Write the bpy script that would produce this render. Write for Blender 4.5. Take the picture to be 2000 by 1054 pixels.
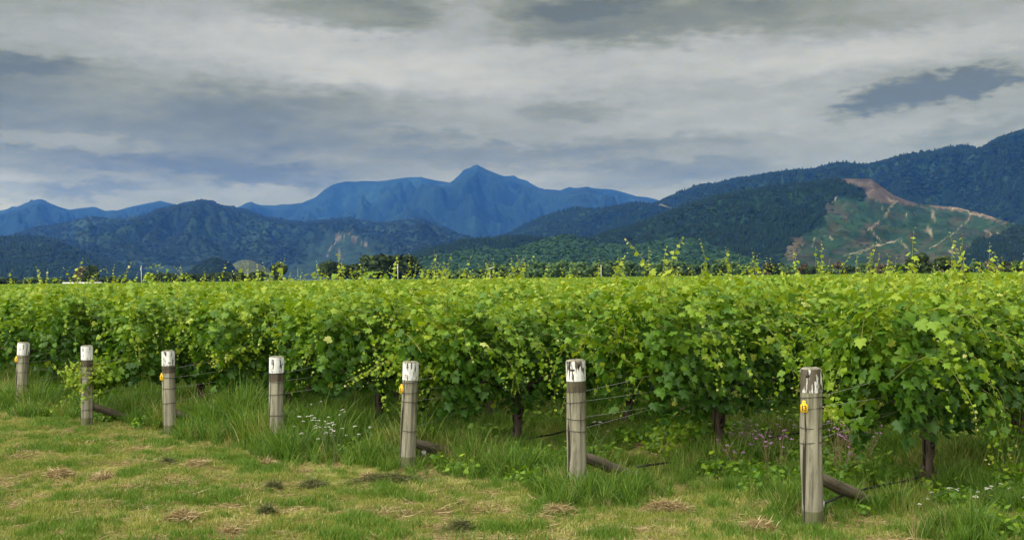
import bpy, math, random
import numpy as np
from mathutils import Matrix, Vector, Euler

for _o in list(bpy.data.objects):
    bpy.data.objects.remove(_o, do_unlink=True)
scene = bpy.context.scene
COL = scene.collection
RNG = np.random.default_rng(7)

# ------------------------------------------------------------------ camera
W, H, F = 2000.0, 1054.0, 2400.0          # photograph size and focal length in its pixels
CAM_Z = 2.1
PITCH = math.radians(0.33)
ROLL = 0.012
cp, sp = math.cos(PITCH), math.sin(PITCH)
FWD = np.array([0.0, cp, sp])
_u0 = np.array([0.0, -sp, cp]); _r0 = np.array([1.0, 0.0, 0.0])
RIGHT = _r0 * math.cos(ROLL) - _u0 * math.sin(ROLL)
UP = _u0 * math.cos(ROLL) + _r0 * math.sin(ROLL)
CAM = np.array([0.0, 0.0, CAM_Z])
cam_data = bpy.data.cameras.new("camera")
cam_data.sensor_width = 36.0
cam_data.lens = 36.0 * F / W
cam_data.clip_start = 0.1
cam_data.clip_end = 80000.0
cam = bpy.data.objects.new("camera", cam_data)
COL.objects.link(cam)
cam.matrix_world = Matrix(((RIGHT[0], UP[0], -FWD[0], CAM[0]), (RIGHT[1], UP[1], -FWD[1], CAM[1]),
                           (RIGHT[2], UP[2], -FWD[2], CAM[2]), (0, 0, 0, 1)))
scene.camera = cam

# ------------------------------------------------------------------ world, sun, exposure
SUN_EL, SUN_AZ = 52.0, 226.0               # azimuth clockwise from +Y: behind the camera, to the left
EXPOSURE = 2.3


def nd(nt, typ, **kw):
    n = nt.nodes.new(typ)
    for k, v in kw.items():
        setattr(n, k, v)
    return n


def mth(nt, op, a, b=None, c=None, clamp=False):
    n = nt.nodes.new('ShaderNodeMath'); n.operation = op; n.use_clamp = clamp
    for i, v in enumerate((a, b, c)):
        if v is None:
            continue
        if isinstance(v, (int, float)):
            n.inputs[i].default_value = v
        else:
            nt.links.new(v, n.inputs[i])
    return n.outputs[0]


def build_world():
    w = bpy.data.worlds.new("World"); scene.world = w
    w.use_nodes = True
    nt = w.node_tree
    nt.nodes.clear()
    out = nd(nt, 'ShaderNodeOutputWorld'); bg = nd(nt, 'ShaderNodeBackground')
    bg.inputs['Strength'].default_value = 0.1
    nt.links.new(bg.outputs[0], out.inputs[0])
    sky = nd(nt, 'ShaderNodeTexSky'); sky.sky_type = 'NISHITA'; sky.sun_disc = False
    sky.sun_elevation = math.radians(SUN_EL); sky.sun_rotation = math.radians(SUN_AZ)
    tc = nd(nt, 'ShaderNodeTexCoord')
    sep = nd(nt, 'ShaderNodeSeparateXYZ'); nt.links.new(tc.outputs['Generated'], sep.inputs[0])
    X, Y, Z = sep.outputs
    az = mth(nt, 'MULTIPLY', mth(nt, 'ARCTAN2', X, Y), F)              # bearing, 2400 to the radian
    el = mth(nt, 'MULTIPLY', mth(nt, 'ARCSINE', Z), F)
    # cloud deck seen in perspective: direction projected on a layer overhead
    den = mth(nt, 'ADD', mth(nt, 'ABSOLUTE', Z), 0.10)
    comb = nd(nt, 'ShaderNodeCombineXYZ')
    nt.links.new(mth(nt, 'DIVIDE', X, den), comb.inputs[0])
    nt.links.new(mth(nt, 'DIVIDE', Y, den), comb.inputs[1])

    def noise(scale, detail, rough, vec, dist=0.0, loc=(0, 0, 0), scl=(1, 1, 1)):
        mp = nd(nt, 'ShaderNodeMapping'); mp.inputs['Location'].default_value = loc; mp.inputs['Scale'].default_value = scl
        nt.links.new(vec, mp.inputs[0])
        n = nd(nt, 'ShaderNodeTexNoise'); n.inputs['Scale'].default_value = scale
        n.inputs['Detail'].default_value = detail; n.inputs['Roughness'].default_value = rough
        n.inputs['Distortion'].default_value = dist
        nt.links.new(mp.outputs[0], n.inputs['Vector'])
        return n.outputs[0]
    uv = nd(nt, 'ShaderNodeCombineXYZ')
    nt.links.new(mth(nt, 'MULTIPLY', az, 1 / 400.0), uv.inputs[0])
    nt.links.new(mth(nt, 'MULTIPLY', el, 1 / 130.0), uv.inputs[1])
    deck = noise(0.55, 5, 0.5, comb.outputs[0], 0.3, (3.1, 1.7, 0))
    streak = noise(1.0, 9, 0.62, uv.outputs[0], 0.3, (1.3, 4.2, 0))
    warp1 = noise(2.2, 9, 0.70, uv.outputs[0], 0.0, (9.0, 2.0, 0))
    warp2 = noise(2.2, 9, 0.70, uv.outputs[0], 0.0, (2.0, 11.0, 0))
    fine = noise(4.5, 8, 0.66, uv.outputs[0], 0.2, (5.0, 7.0, 0))
    wu = mth(nt, 'ADD', az, mth(nt, 'MULTIPLY', mth(nt, 'SUBTRACT', warp1, 0.5), 240.0))
    wv = mth(nt, 'ADD', el, mth(nt, 'MULTIPLY', mth(nt, 'SUBTRACT', warp2, 0.5), 70.0))
    warp3 = noise(9.0, 5, 0.6, uv.outputs[0], 0.0, (4.0, 3.0, 0)); warp4 = noise(9.0, 5, 0.6, uv.outputs[0], 0.0, (14.0, 6.0, 0))
    wu = mth(nt, 'ADD', wu, mth(nt, 'MULTIPLY', mth(nt, 'SUBTRACT', warp3, 0.5), 130.0))
    wv = mth(nt, 'ADD', wv, mth(nt, 'MULTIPLY', mth(nt, 'SUBTRACT', warp4, 0.5), 55.0))
    # general grey value of the deck
    val = mth(nt, 'ADD', mth(nt, 'MULTIPLY', mth(nt, 'SUBTRACT', deck, 0.5), 0.35),
              mth(nt, 'MULTIPLY', mth(nt, 'SUBTRACT', streak, 0.5), 0.62))
    val = mth(nt, 'ADD', val, mth(nt, 'MULTIPLY', mth(nt, 'SUBTRACT', fine, 0.5), 0.45))
    val = mth(nt, 'ADD', val, 0.525)
    # single clouds: (bearing, height, half width, half height, tilt, amount, edge)
    clouds = [
        (1795, 192, 150, 27, 0.13, -0.62, 0.9), (1640, 232, 40, 14, 0.3, -0.25, 1.0), (1830, 188, 110, 16, 0.12, -0.16, 1.2),
        (1260, 40, 270, 46, 0.03, -0.40, 1.0), (1110, 10, 160, 26, 0.0, -0.25, 1.0), (690, 25, 170, 36, 0.0, -0.42, 0.9),
        (790, 58, 95, 16, 0.0, -0.22, 0.9), (1620, 40, 160, 50, 0.0, -0.2, 1.2),
        (130, 225, 520, 95, -0.03, -0.36, 1.3), (20, 150, 230, 22, -0.04, -0.30, 0.9), (620, 235, 260, 60, -0.05, -0.20, 1.3),
        (545, 345, 130, 20, -0.05, -0.34, 0.8), (700, 330, 160, 14, -0.03, -0.20, 1.0),
        (850, 262, 60, 16, 0.0, -0.18, 0.9), (1120, 215, 110, 16, 0.0, -0.20, 1.0), (930, 300, 220, 18, 0.0, -0.24, 1.0),
        (1300, 335, 210, 24, 0.03, -0.30, 1.0), (1260, 275, 240, 14, 0.02, -0.18, 1.0), (1870, 270, 120, 20, 0.15, -0.20, 1.0),
        (190, 375, 130, 14, 0.0, -0.30, 0.9), (5, 290, 60, 16, 0.0, -0.35, 0.8), (330, 320, 200, 18, 0.0, -0.16, 1.0),
        (60, 20, 200, 60, 0.0, -0.12, 1.3), (450, 350, 520, 70, 0.0, -0.10, 1.3), (1150, 320, 420, 60, 0.0, -0.08, 1.3),
        (480, 105, 420, 70, 0.02, 0.20, 1.3), (1180, 130, 560, 44, 0.02, 0.22, 1.2), (1800, 110, 300, 30, 0.1, 0.14, 1.2),
        (60, 368, 90, 24, -0.12, 0.22, 0.7), (150, 284, 190, 16, -0.1, 0.20, 0.8), (1480, 230, 320, 36, 0.08, 0.14, 1.2),
        (1100, 345, 180, 12, 0.0, 0.20, 0.9), (20, 408, 70, 8, 0.0, 0.30, 0.9), (1750, 262, 140, 20, 0.1, 0.12, 1.1),
        (850, 248, 80, 8, 0.0, 0.12, 0.9), (430, 375, 160, 14, 0.0, 0.14, 1.0),
    ]
    for (px, py, hw, hh, tilt, amt, edge) in clouds:
        cu = px - 1000.0
        cv = (536.0 - 0.012 * (px - 1000.0)) - py
        du = mth(nt, 'SUBTRACT', wu, cu)
        dv = mth(nt, 'SUBTRACT', mth(nt, 'SUBTRACT', wv, cv), mth(nt, 'MULTIPLY', du, tilt))
        a = mth(nt, 'MULTIPLY', du, 1.0 / hw); b = mth(nt, 'MULTIPLY', dv, 1.0 / hh)
        r2 = mth(nt, 'ADD', mth(nt, 'MULTIPLY', a, a), mth(nt, 'MULTIPLY', b, b))
        mr = nd(nt, 'ShaderNodeMapRange'); mr.interpolation_type = 'SMOOTHSTEP'
        mr.inputs['From Min'].default_value = 1.0 + edge; mr.inputs['From Max'].default_value = max(0.0, 1.0 - edge)
        mr.inputs['To Min'].default_value = 0.0; mr.inputs['To Max'].default_value = amt * 0.95
        nt.links.new(r2, mr.inputs['Value'])
        val = mth(nt, 'ADD', val, mr.outputs[0])
    ramp = nd(nt, 'ShaderNodeValToRGB')
    cr = ramp.color_ramp
    cr.elements[0].position = 0.0; cr.elements[0].color = (0.160, 0.158, 0.030, 1)
    cr.elements[1].position = 1.0; cr.elements[1].color = (0.70, 0.69, 0.62, 1)
    e = cr.elements.new(0.32); e.color = (0.318, 0.312, 0.150, 1)
    e = cr.elements.new(0.62); e.color = (0.470, 0.468, 0.388, 1)
    nt.links.new(val, ramp.inputs[0])
    cloud = nd(nt, 'ShaderNodeVectorMath', operation='SCALE'); cloud.inputs['Scale'].default_value = 1.82
    nt.links.new(ramp.outputs[0], cloud.inputs[0])
    # warmer cloud colour low over the horizon, offsetting the blue of the haze
    low = mth(nt, 'POWER', 2.718, mth(nt, 'MULTIPLY', mth(nt, 'ABSOLUTE', Z), -11.0))
    warm = nd(nt, 'ShaderNodeCombineXYZ'); warm.inputs[0].default_value = 1.0
    nt.links.new(mth(nt, 'SUBTRACT', 1.0, mth(nt, 'MULTIPLY', low, 0.05)), warm.inputs[1])
    nt.links.new(mth(nt, 'SUBTRACT', 1.06, mth(nt, 'MULTIPLY', low, 0.66)), warm.inputs[2])
    wm = nd(nt, 'ShaderNodeVectorMath', operation='MULTIPLY')
    nt.links.new(cloud.outputs[0], wm.inputs[0]); nt.links.new(warm.outputs[0], wm.inputs[1]); cloud = wm
    mix = nd(nt, 'ShaderNodeMix', data_type='RGBA')
    mix.inputs[0].default_value = 0.995                                 # nearly full cloud cover
    nt.links.new(sky.outputs[0], mix.inputs[6]); nt.links.new(cloud.outputs[0], mix.inputs[7])
    nt.links.new(mix.outputs[2], bg.inputs['Color'])


build_world()
sun_d = bpy.data.lights.new("sun", 'SUN')
sun_d.energy = 1.5; sun_d.angle = math.radians(110.0); sun_d.color = (1.0, 0.965, 0.90)
sun = bpy.data.objects.new("sun", sun_d); COL.objects.link(sun)
_e, _a = math.radians(SUN_EL), math.radians(SUN_AZ)
sun.rotation_euler = Vector((math.sin(_a) * math.cos(_e), math.cos(_a) * math.cos(_e), math.sin(_e))).to_track_quat('Z', 'Y').to_euler()
scene.cycles.max_bounces = 7; scene.cycles.diffuse_bounces = 4; scene.cycles.transmission_bounces = 4; scene.cycles.glossy_bounces = 1
scene.cycles.volume_bounces = 1
scene.view_settings.view_transform = 'Standard'
scene.view_settings.look = 'None'
scene.view_settings.gamma = 1.0
scene.view_settings.use_curve_mapping = False
scene.view_settings.exposure = EXPOSURE


ORDW = ['first', 'second', 'third', 'fourth', 'fifth', 'sixth', 'seventh', 'eighth', 'ninth', 'tenth', 'eleventh', 'twelfth', 'thirteenth', 'fourteenth', 'fifteenth', 'sixteenth', 'seventeenth',
        'eighteenth', 'nineteenth', 'twentieth']


def nth(k):
    if k < 20: return ORDW[k]
    t, u = divmod(k + 1, 10)
    tens = {2: 'twenty', 3: 'thirty', 4: 'forty', 5: 'fifty', 6: 'sixty'}[t]
    return tens + '-' + ORDW[u - 1] if u else {3: 'thirtieth', 4: 'fortieth', 5: 'fiftieth', 6: 'sixtieth'}[t]


# ------------------------------------------------------------------ helpers
def ray(x, y):
    return FWD + (x - W / 2) / F * RIGHT - (y - H / 2) / F * UP


def at_dist(x, y, d):
    r = ray(x, y)
    return CAM + r * (d / math.hypot(r[0], r[1]))


def project(P):
    q = np.asarray(P) - CAM
    zc = q @ FWD
    return W / 2 + F * (q @ RIGHT) / zc, H / 2 - F * (q @ UP) / zc


_perm = np.random.default_rng(3).random((256, 256))


def vnoise(x, y, seed=0):
    x = np.asarray(x, float) + seed * 17.31; y = np.asarray(y, float) + seed * 5.77
    xi = np.floor(x).astype(int); yi = np.floor(y).astype(int)
    fx = x - xi; fy = y - yi
    fx = fx * fx * (3 - 2 * fx); fy = fy * fy * (3 - 2 * fy)
    a = _perm[xi & 255, yi & 255]; b = _perm[(xi + 1) & 255, yi & 255]
    c = _perm[xi & 255, (yi + 1) & 255]; d = _perm[(xi + 1) & 255, (yi + 1) & 255]
    return (a * (1 - fx) + b * fx) * (1 - fy) + (c * (1 - fx) + d * fx) * fy


def fbm(x, y, octv=5, seed=0, gain=0.5):
    s = 0; a = 1; t = 0
    for k in range(octv):
        s = s + a * vnoise(np.asarray(x) * 2 ** k, np.asarray(y) * 2 ** k, seed + k * 3); t += a; a *= gain
    return s / t


def ridged(x, y, octv=4, seed=0):
    s = 0; a = 1; t = 0
    for k in range(octv):
        s = s + a * (1 - np.abs(2 * vnoise(np.asarray(x) * 2 ** k, np.asarray(y) * 2 ** k, seed + k * 5) - 1)); t += a; a *= 0.5
    return s / t


def new_mesh(name, verts, faces, mat=None, attrs=None, smooth=False):
    """faces: list/array of equal-length faces, or a list of arrays of different sizes"""
    me = bpy.data.meshes.new(name)
    verts = np.asarray(verts, dtype=np.float32).reshape(-1, 3)
    groups = faces if isinstance(faces, list) and len(faces) and isinstance(faces[0], np.ndarray) else [np.asarray(faces, dtype=np.int32)]
    groups = [g for g in groups if len(g)]
    loops = np.concatenate([g.reshape(-1) for g in groups]).astype(np.int32) if groups else np.zeros(0, np.int32)
    sizes = np.concatenate([np.full(len(g), g.shape[1], np.int32) for g in groups]) if groups else np.zeros(0, np.int32)
    starts = np.concatenate([[0], np.cumsum(sizes)[:-1]]).astype(np.int32) if len(sizes) else sizes
    me.vertices.add(len(verts)); me.vertices.foreach_set("co", verts.ravel())
    if len(sizes):
        me.loops.add(len(loops)); me.loops.foreach_set("vertex_index", loops)
        me.polygons.add(len(sizes)); me.polygons.foreach_set("loop_start", starts)
    if attrs:
        for k, v in attrs.items():
            v = np.asarray(v, dtype=np.float32)
            if v.ndim == 1:
                at = me.attributes.new(k, 'FLOAT', 'POINT'); at.data.foreach_set("value", v)
            else:
                at = me.attributes.new(k, 'FLOAT_COLOR', 'POINT')
                if v.shape[1] == 3:
                    v = np.concatenate([v, np.ones((len(v), 1), np.float32)], 1)
                at.data.foreach_set("color", v.ravel())
    me.update(calc_edges=True); me.validate()
    if smooth and len(sizes):
        me.polygons.foreach_set("use_smooth", np.ones(len(sizes), bool))
    if mat:
        me.materials.append(mat)
    return me


def link(name, me, parent=None, col=None):
    o = bpy.data.objects.new(name, me)
    (col or COL).objects.link(o)
    if parent is not None:
        o.parent = parent
    return o


def tag(o, label=None, cat=None, group=None, kind=None):
    if label: o['label'] = label
    if cat: o['category'] = cat
    if group: o['group'] = group
    if kind: o['kind'] = kind
    return o


def empty(name, loc=(0, 0, 0), rz=0.0):
    o = bpy.data.objects.new(name, None); COL.objects.link(o)
    o.empty_display_size = 0.2
    o.location = [float(v) for v in loc]; o.rotation_euler = (0, 0, rz)
    return o


class MB:
    """collects shapes into one mesh"""
    def __init__(self):
        self.v = []; self.f3 = []; self.f4 = []; self.n = 0

    def add(self, v, f3=(), f4=()):
        v = np.asarray(v, float).reshape(-1, 3)
        self.v.append(v)
        if len(f3): self.f3.append(np.asarray(f3, np.int32) + self.n)
        if len(f4): self.f4.append(np.asarray(f4, np.int32) + self.n)
        self.n += len(v)

    def tube(self, pts, rad, sides=8, cap=True, rough=0.0, rng=RNG, phase=0.0):
        pts = np.asarray(pts, float); m = len(pts)
        rad = np.broadcast_to(np.asarray(rad, float), (m,))
        tan = np.gradient(pts, axis=0); tan /= np.linalg.norm(tan, axis=1)[:, None] + 1e-9
        ref = np.array([0.0, 0, 1.0]) if abs(tan[0][2]) < 0.9 else np.array([1.0, 0, 0])
        rings = []
        a = np.linspace(0, 2 * np.pi, sides, endpoint=False) + phase
        for i in range(m):
            n1 = np.cross(tan[i], ref); n1 /= np.linalg.norm(n1) + 1e-9
            n2 = np.cross(tan[i], n1)
            r = rad[i] * (1 + rough * rng.normal(size=sides))
            rings.append(pts[i] + (np.cos(a) * r)[:, None] * n1 + (np.sin(a) * r)[:, None] * n2)
        v = np.concatenate(rings)
        f = []
        for i in range(m - 1):
            for k in range(sides):
                k2 = (k + 1) % sides
                f.append((i * sides + k, i * sides + k2, (i + 1) * sides + k2, (i + 1) * sides + k))
        f3 = []
        if cap:
            c0 = len(v); v = np.concatenate([v, pts[:1], pts[-1:]])
            for k in range(sides):
                k2 = (k + 1) % sides
                f3.append((c0, k2, k)); f3.append((c0 + 1, (m - 1) * sides + k, (m - 1) * sides + k2))
        self.add(v, f3, f)

    def box(self, c, s, rot=None):
        c = np.asarray(c, float); h = np.asarray(s, float) / 2
        v = np.array([(x, y, z) for x in (-1, 1) for y in (-1, 1) for z in (-1, 1)], float) * h
        if rot is not None:
            v = v @ np.asarray(rot).T
        self.add(v + c, (), [(0, 1, 3, 2), (4, 6, 7, 5), (0, 4, 5, 1), (2, 3, 7, 6), (0, 2, 6, 4), (1, 5, 7, 3)])

    def build(self, name, mat, parent=None, smooth=False, attrs=None):
        return link(name, self.mesh(name, mat, smooth, attrs), parent)

    def mesh(self, name, mat, smooth=False, attrs=None):
        g = []
        if self.f3: g.append(np.concatenate(self.f3))
        if self.f4: g.append(np.concatenate(self.f4))
        return new_mesh(name, np.concatenate(self.v), g, mat, attrs, smooth)


# ------------------------------------------------------------------ materials
def mat_new(name):
    m = bpy.data.materials.new(name); m.use_nodes = True
    nt = m.node_tree
    b = nt.nodes['Principled BSDF']; out = nt.nodes['Material Output']
    return m, nt, b, out


def tex_noise(nt, scale, detail=4, rough=0.55, scl=(1, 1, 1), coord='Object', dist=0.0):
    tc = nd(nt, 'ShaderNodeTexCoord'); mp = nd(nt, 'ShaderNodeMapping'); mp.inputs['Scale'].default_value = scl
    nt.links.new(tc.outputs[coord], mp.inputs[0])
    n = nd(nt, 'ShaderNodeTexNoise'); n.inputs['Scale'].default_value = scale; n.inputs['Detail'].default_value = detail
    n.inputs['Roughness'].default_value = rough; n.inputs['Distortion'].default_value = dist
    nt.links.new(mp.outputs[0], n.inputs['Vector'])
    return n.outputs[0]


def ramp(nt, fac, stops):
    r = nd(nt, 'ShaderNodeValToRGB'); cr = r.color_ramp
    while len(cr.elements) < len(stops):
        cr.elements.new(0.5)
    for e, (p, c) in zip(cr.elements, stops):
        e.position = p; e.color = (*c, 1)
    nt.links.new(fac, r.inputs[0])
    return r.outputs[0]


def mixc(nt, f, a, b, mode='MIX'):
    m = nd(nt, 'ShaderNodeMix', data_type='RGBA', blend_type=mode)
    for s, v in ((0, f), (6, a), (7, b)):
        if isinstance(v, (int, float)): m.inputs[s].default_value = v
        elif isinstance(v, tuple): m.inputs[s].default_value = (*v, 1)
        else: nt.links.new(v, m.inputs[s])
    return m.outputs[2]


def bump(nt, b, height, strength=0.4, dist=0.01):
    bn = nd(nt, 'ShaderNodeBump'); bn.inputs['Strength'].default_value = strength; bn.inputs['Distance'].default_value = dist
    nt.links.new(height, bn.inputs['Height']); nt.links.new(bn.outputs[0], b.inputs['Normal'])


def leafy(name, stops, translucent=0.35, rough=0.45, spec=0.35, attr='age'):
    """leaf or blade material: colour by the leaf's own age, part of the light passes through"""
    m, nt, b, out = mat_new(name)
    at = nd(nt, 'ShaderNodeAttribute'); at.attribute_name = attr
    c = ramp(nt, at.outputs['Fac'], stops)
    nt.links.new(c, b.inputs['Base Color'])
    b.inputs['Roughness'].default_value = rough
    b.inputs['Specular IOR Level'].default_value = spec
    tr = nd(nt, 'ShaderNodeBsdfTranslucent')
    c2 = mixc(nt, 1.0, c, (1.25, 1.15, 0.45), 'MULTIPLY')
    nt.links.new(c2, tr.inputs['Color'])
    mx = nd(nt, 'ShaderNodeMixShader'); mx.inputs[0].default_value = translucent
    nt.links.new(b.outputs[0], mx.inputs[1]); nt.links.new(tr.outputs[0], mx.inputs[2])
    nt.links.new(mx.outputs[0], out.inputs['Surface'])
    return m


def plain(name, col, rough=0.6, metal=0.0, var=0.15, scale=30.0, spec=0.4):
    m, nt, b, out = mat_new(name)
    n = tex_noise(nt, scale, 4)
    c = ramp(nt, n, [(0.25, tuple(v * (1 - var) for v in col)), (0.75, tuple(min(1, v * (1 + var)) for v in col))])
    nt.links.new(c, b.inputs['Base Color']); b.inputs['Roughness'].default_value = rough; b.inputs['Metallic'].default_value = metal
    b.inputs['Specular IOR Level'].default_value = spec
    return m


def wood(name, light, dark, moss=(0.13, 0.14, 0.07), mossamt=0.5):
    m, nt, b, out = mat_new(name)
    g = tex_noise(nt, 22.0, 6, 0.65, (1, 1, 0.09), dist=0.6)
    s = tex_noise(nt, 4.0, 5, 0.6, (1, 1, 0.5))
    cr = tex_noise(nt, 13.0, 3, 0.5, (1, 1, 0.05), dist=1.0)
    c = ramp(nt, g, [(0.30, dark), (0.52, light), (0.75, tuple(v * 1.25 for v in light))])
    c = mixc(nt, ramp(nt, s, [(0.48, (0, 0, 0)), (0.72, (mossamt,) * 3)]), c, moss)
    crk = ramp(nt, cr, [(0.345, (1, 1, 1)), (0.385, (0, 0, 0))])
    c = mixc(nt, crk, c, tuple(v * 0.35 for v in dark))
    nt.links.new(c, b.inputs['Base Color']); b.inputs['Roughness'].default_value = 0.85; b.inputs['Specular IOR Level'].default_value = 0.2
    bump(nt, b, mixc(nt, crk, g, (0, 0, 0)), 1.0, 0.014)
    return m


def paint(name, seedscale, thr):
    """old white paint, flaked away in vertical strips"""
    m, nt, b, out = mat_new(name)
    g = tex_noise(nt, seedscale, 6, 0.7, (1, 1, 0.22), dist=0.8)
    g2 = tex_noise(nt, 60.0, 3, 0.6, (1, 1, 0.12))
    k = mth(nt, 'ADD', g, mth(nt, 'MULTIPLY', mth(nt, 'SUBTRACT', g2, 0.5), 0.35))
    f = ramp(nt, k, [(thr - 0.02, (0, 0, 0)), (thr + 0.02, (1, 1, 1))])
    wcol = ramp(nt, tex_noise(nt, 9.0, 4), [(0.3, (0.55, 0.56, 0.57)), (0.6, (0.78, 0.79, 0.80))])
    c = mixc(nt, f, (0.085, 0.068, 0.05), wcol)
    nt.links.new(c, b.inputs['Base Color']); b.inputs['Roughness'].default_value = 0.6
    bump(nt, b, f, 0.5, 0.002)
    return m


M = {}
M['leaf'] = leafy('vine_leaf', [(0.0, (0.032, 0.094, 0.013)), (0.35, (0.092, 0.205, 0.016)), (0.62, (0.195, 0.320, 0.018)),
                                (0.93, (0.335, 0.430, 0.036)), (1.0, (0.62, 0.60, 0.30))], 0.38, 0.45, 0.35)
M['shoot'] = plain('vine_shoot', (0.20, 0.22, 0.06), 0.5)
M['bark'] = wood('vine_bark', (0.075, 0.058, 0.045), (0.02, 0.015, 0.012), (0.09, 0.09, 0.07), 0.6)
M['post'] = wood('weathered_pine', (0.255, 0.243, 0.188), (0.085, 0.076, 0.056), (0.15, 0.16, 0.085), 0.7)
M['damp'] = wood('damp_pine', (0.095, 0.080, 0.058), (0.04, 0.033, 0.025))
M['mossy'] = wood('mossy_pine', (0.145, 0.145, 0.085), (0.06, 0.058, 0.035), (0.085, 0.105, 0.035), 0.8)
M['brace'] = wood('brace_wood', (0.13, 0.112, 0.082), (0.045, 0.038, 0.03), (0.08, 0.085, 0.05), 0.5)
M['stake'] = wood('stake_wood', (0.15, 0.125, 0.09), (0.06, 0.05, 0.038))
M['paint_worn'] = paint('worn_white_paint', 9.0, 0.56)
M['paint_mid'] = paint('flaking_white_paint', 9.0, 0.49)
M['paint_good'] = paint('white_paint', 9.0, 0.462)
M['black_paint'] = plain('black_paint', (0.012, 0.012, 0.012), 0.6)
M['tag'] = plain('yellow_plastic', (0.80, 0.50, 0.012), 0.45, var=0.06)
M['wire'] = plain('galvanised_wire', (0.26, 0.265, 0.26), 0.5, 0.0)
M['rust'] = plain('dull_wire', (0.05, 0.045, 0.04), 0.6, 0.3)
M['hose'] = plain('black_hose', (0.012, 0.012, 0.013), 0.45)
M['clamp'] = plain('grey_clamp', (0.45, 0.46, 0.48), 0.4)
GREEN = [(0.0, (0.042, 0.105, 0.012)), (0.5, (0.092, 0.19, 0.019)), (0.85, (0.17, 0.275, 0.035)), (1.0, (0.32, 0.32, 0.13))]
M['tall'] = leafy('tall_grass_blade', GREEN, 0.3, 0.5, 0.3)
M['mown'] = leafy('mown_grass_blade', [(0.0, (0.145, 0.205, 0.034)), (0.5, (0.265, 0.295, 0.072)), (0.85, (0.41, 0.40, 0.14)), (1.0, (0.54, 0.47, 0.24))], 0.25, 0.6, 0.2)
M['straw'] = leafy('dry_grass_blade', [(0.0, (0.16, 0.115, 0.055)), (0.5, (0.33, 0.25, 0.125)), (1.0, (0.52, 0.43, 0.26))], 0.15, 0.7, 0.2)
M['wilted'] = leafy('wilted_grass_blade', [(0.0, (0.05, 0.062, 0.025)), (0.5, (0.10, 0.115, 0.045)), (1.0, (0.20, 0.20, 0.09))], 0.2, 0.7, 0.2)
M['white_petal'] = plain('white_petal', (0.40, 0.40, 0.35), 0.6, var=0.1, scale=90)
M['purple_petal'] = plain('purple_petal', (0.42, 0.20, 0.46), 0.6, var=0.2, scale=90)
M['stem'] = plain('weed_stem', (0.10, 0.14, 0.045), 0.6)
M['drystem'] = plain('dry_stem', (0.22, 0.17, 0.09), 0.7)


def ground_material():
    m, nt, b, out = mat_new('ground_turf')
    n1 = tex_noise(nt, 0.9, 5, 0.6); n2 = tex_noise(nt, 14.0, 5, 0.65)
    c = ramp(nt, n1, [(0.35, (0.13, 0.165, 0.035)), (0.55, (0.21, 0.225, 0.06)), (0.68, (0.31, 0.26, 0.12))])
    c = mixc(nt, ramp(nt, n2, [(0.4, (0, 0, 0)), (0.7, (0.6, 0.6, 0.6))]), c, (0.10, 0.095, 0.04))
    nt.links.new(c, b.inputs['Base Color']); b.inputs['Roughness'].default_value = 0.95; b.inputs['Specular IOR Level'].default_value = 0.1
    bump(nt, b, n2, 0.6, 0.03)
    return m


M['ground'] = ground_material()


def terrain_material():
    m, nt, b, out = mat_new('hill_cover')
    at = nd(nt, 'ShaderNodeAttribute'); at.attribute_name = 'cover'
    n = tex_noise(nt, 0.02, 6, 0.7); n2 = tex_noise(nt, 0.0035, 4, 0.6)
    f = ramp(nt, n, [(0.3, (0.45,) * 3), (0.7, (1.5,) * 3)])
    c = mixc(nt, 1.0, at.outputs['Color'], f, 'MULTIPLY')
    c = mixc(nt, 1.0, c, ramp(nt, n2, [(0.3, (0.75, 0.8, 0.8)), (0.7, (1.25, 1.15, 1.1))]), 'MULTIPLY')
    nt.links.new(c, b.inputs['Base Color']); b.inputs['Roughness'].default_value = 0.95; b.inputs['Specular IOR Level'].default_value = 0.05
    bump(nt, b, n, 0.8, 12.0)
    return m


M['terrain'] = terrain_material()


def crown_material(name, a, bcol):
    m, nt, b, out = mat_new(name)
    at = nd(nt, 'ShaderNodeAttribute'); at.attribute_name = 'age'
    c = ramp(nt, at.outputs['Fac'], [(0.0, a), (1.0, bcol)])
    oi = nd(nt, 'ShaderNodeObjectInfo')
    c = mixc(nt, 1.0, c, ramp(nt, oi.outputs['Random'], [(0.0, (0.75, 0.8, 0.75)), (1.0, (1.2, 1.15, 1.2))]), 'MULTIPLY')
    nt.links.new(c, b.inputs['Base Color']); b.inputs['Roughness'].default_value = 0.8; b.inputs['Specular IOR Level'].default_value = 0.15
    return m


M['crown_dark'] = crown_material('crown_dark', (0.018, 0.036, 0.014), (0.055, 0.085, 0.030))
M['crown_mid'] = crown_material('crown_mid', (0.035, 0.075, 0.030), (0.10, 0.17, 0.062))
M['crown_brown'] = crown_material('crown_brown', (0.05, 0.042, 0.030), (0.105, 0.085, 0.058))
M['conifer'] = crown_material('conifer_needles', (0.0025, 0.012, 0.006), (0.007, 0.027, 0.012))
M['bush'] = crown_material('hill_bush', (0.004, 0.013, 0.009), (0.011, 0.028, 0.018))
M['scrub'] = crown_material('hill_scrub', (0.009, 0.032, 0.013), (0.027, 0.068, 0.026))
M['trunk'] = wood('tree_bark', (0.09, 0.075, 0.06), (0.04, 0.03, 0.025))


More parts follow.
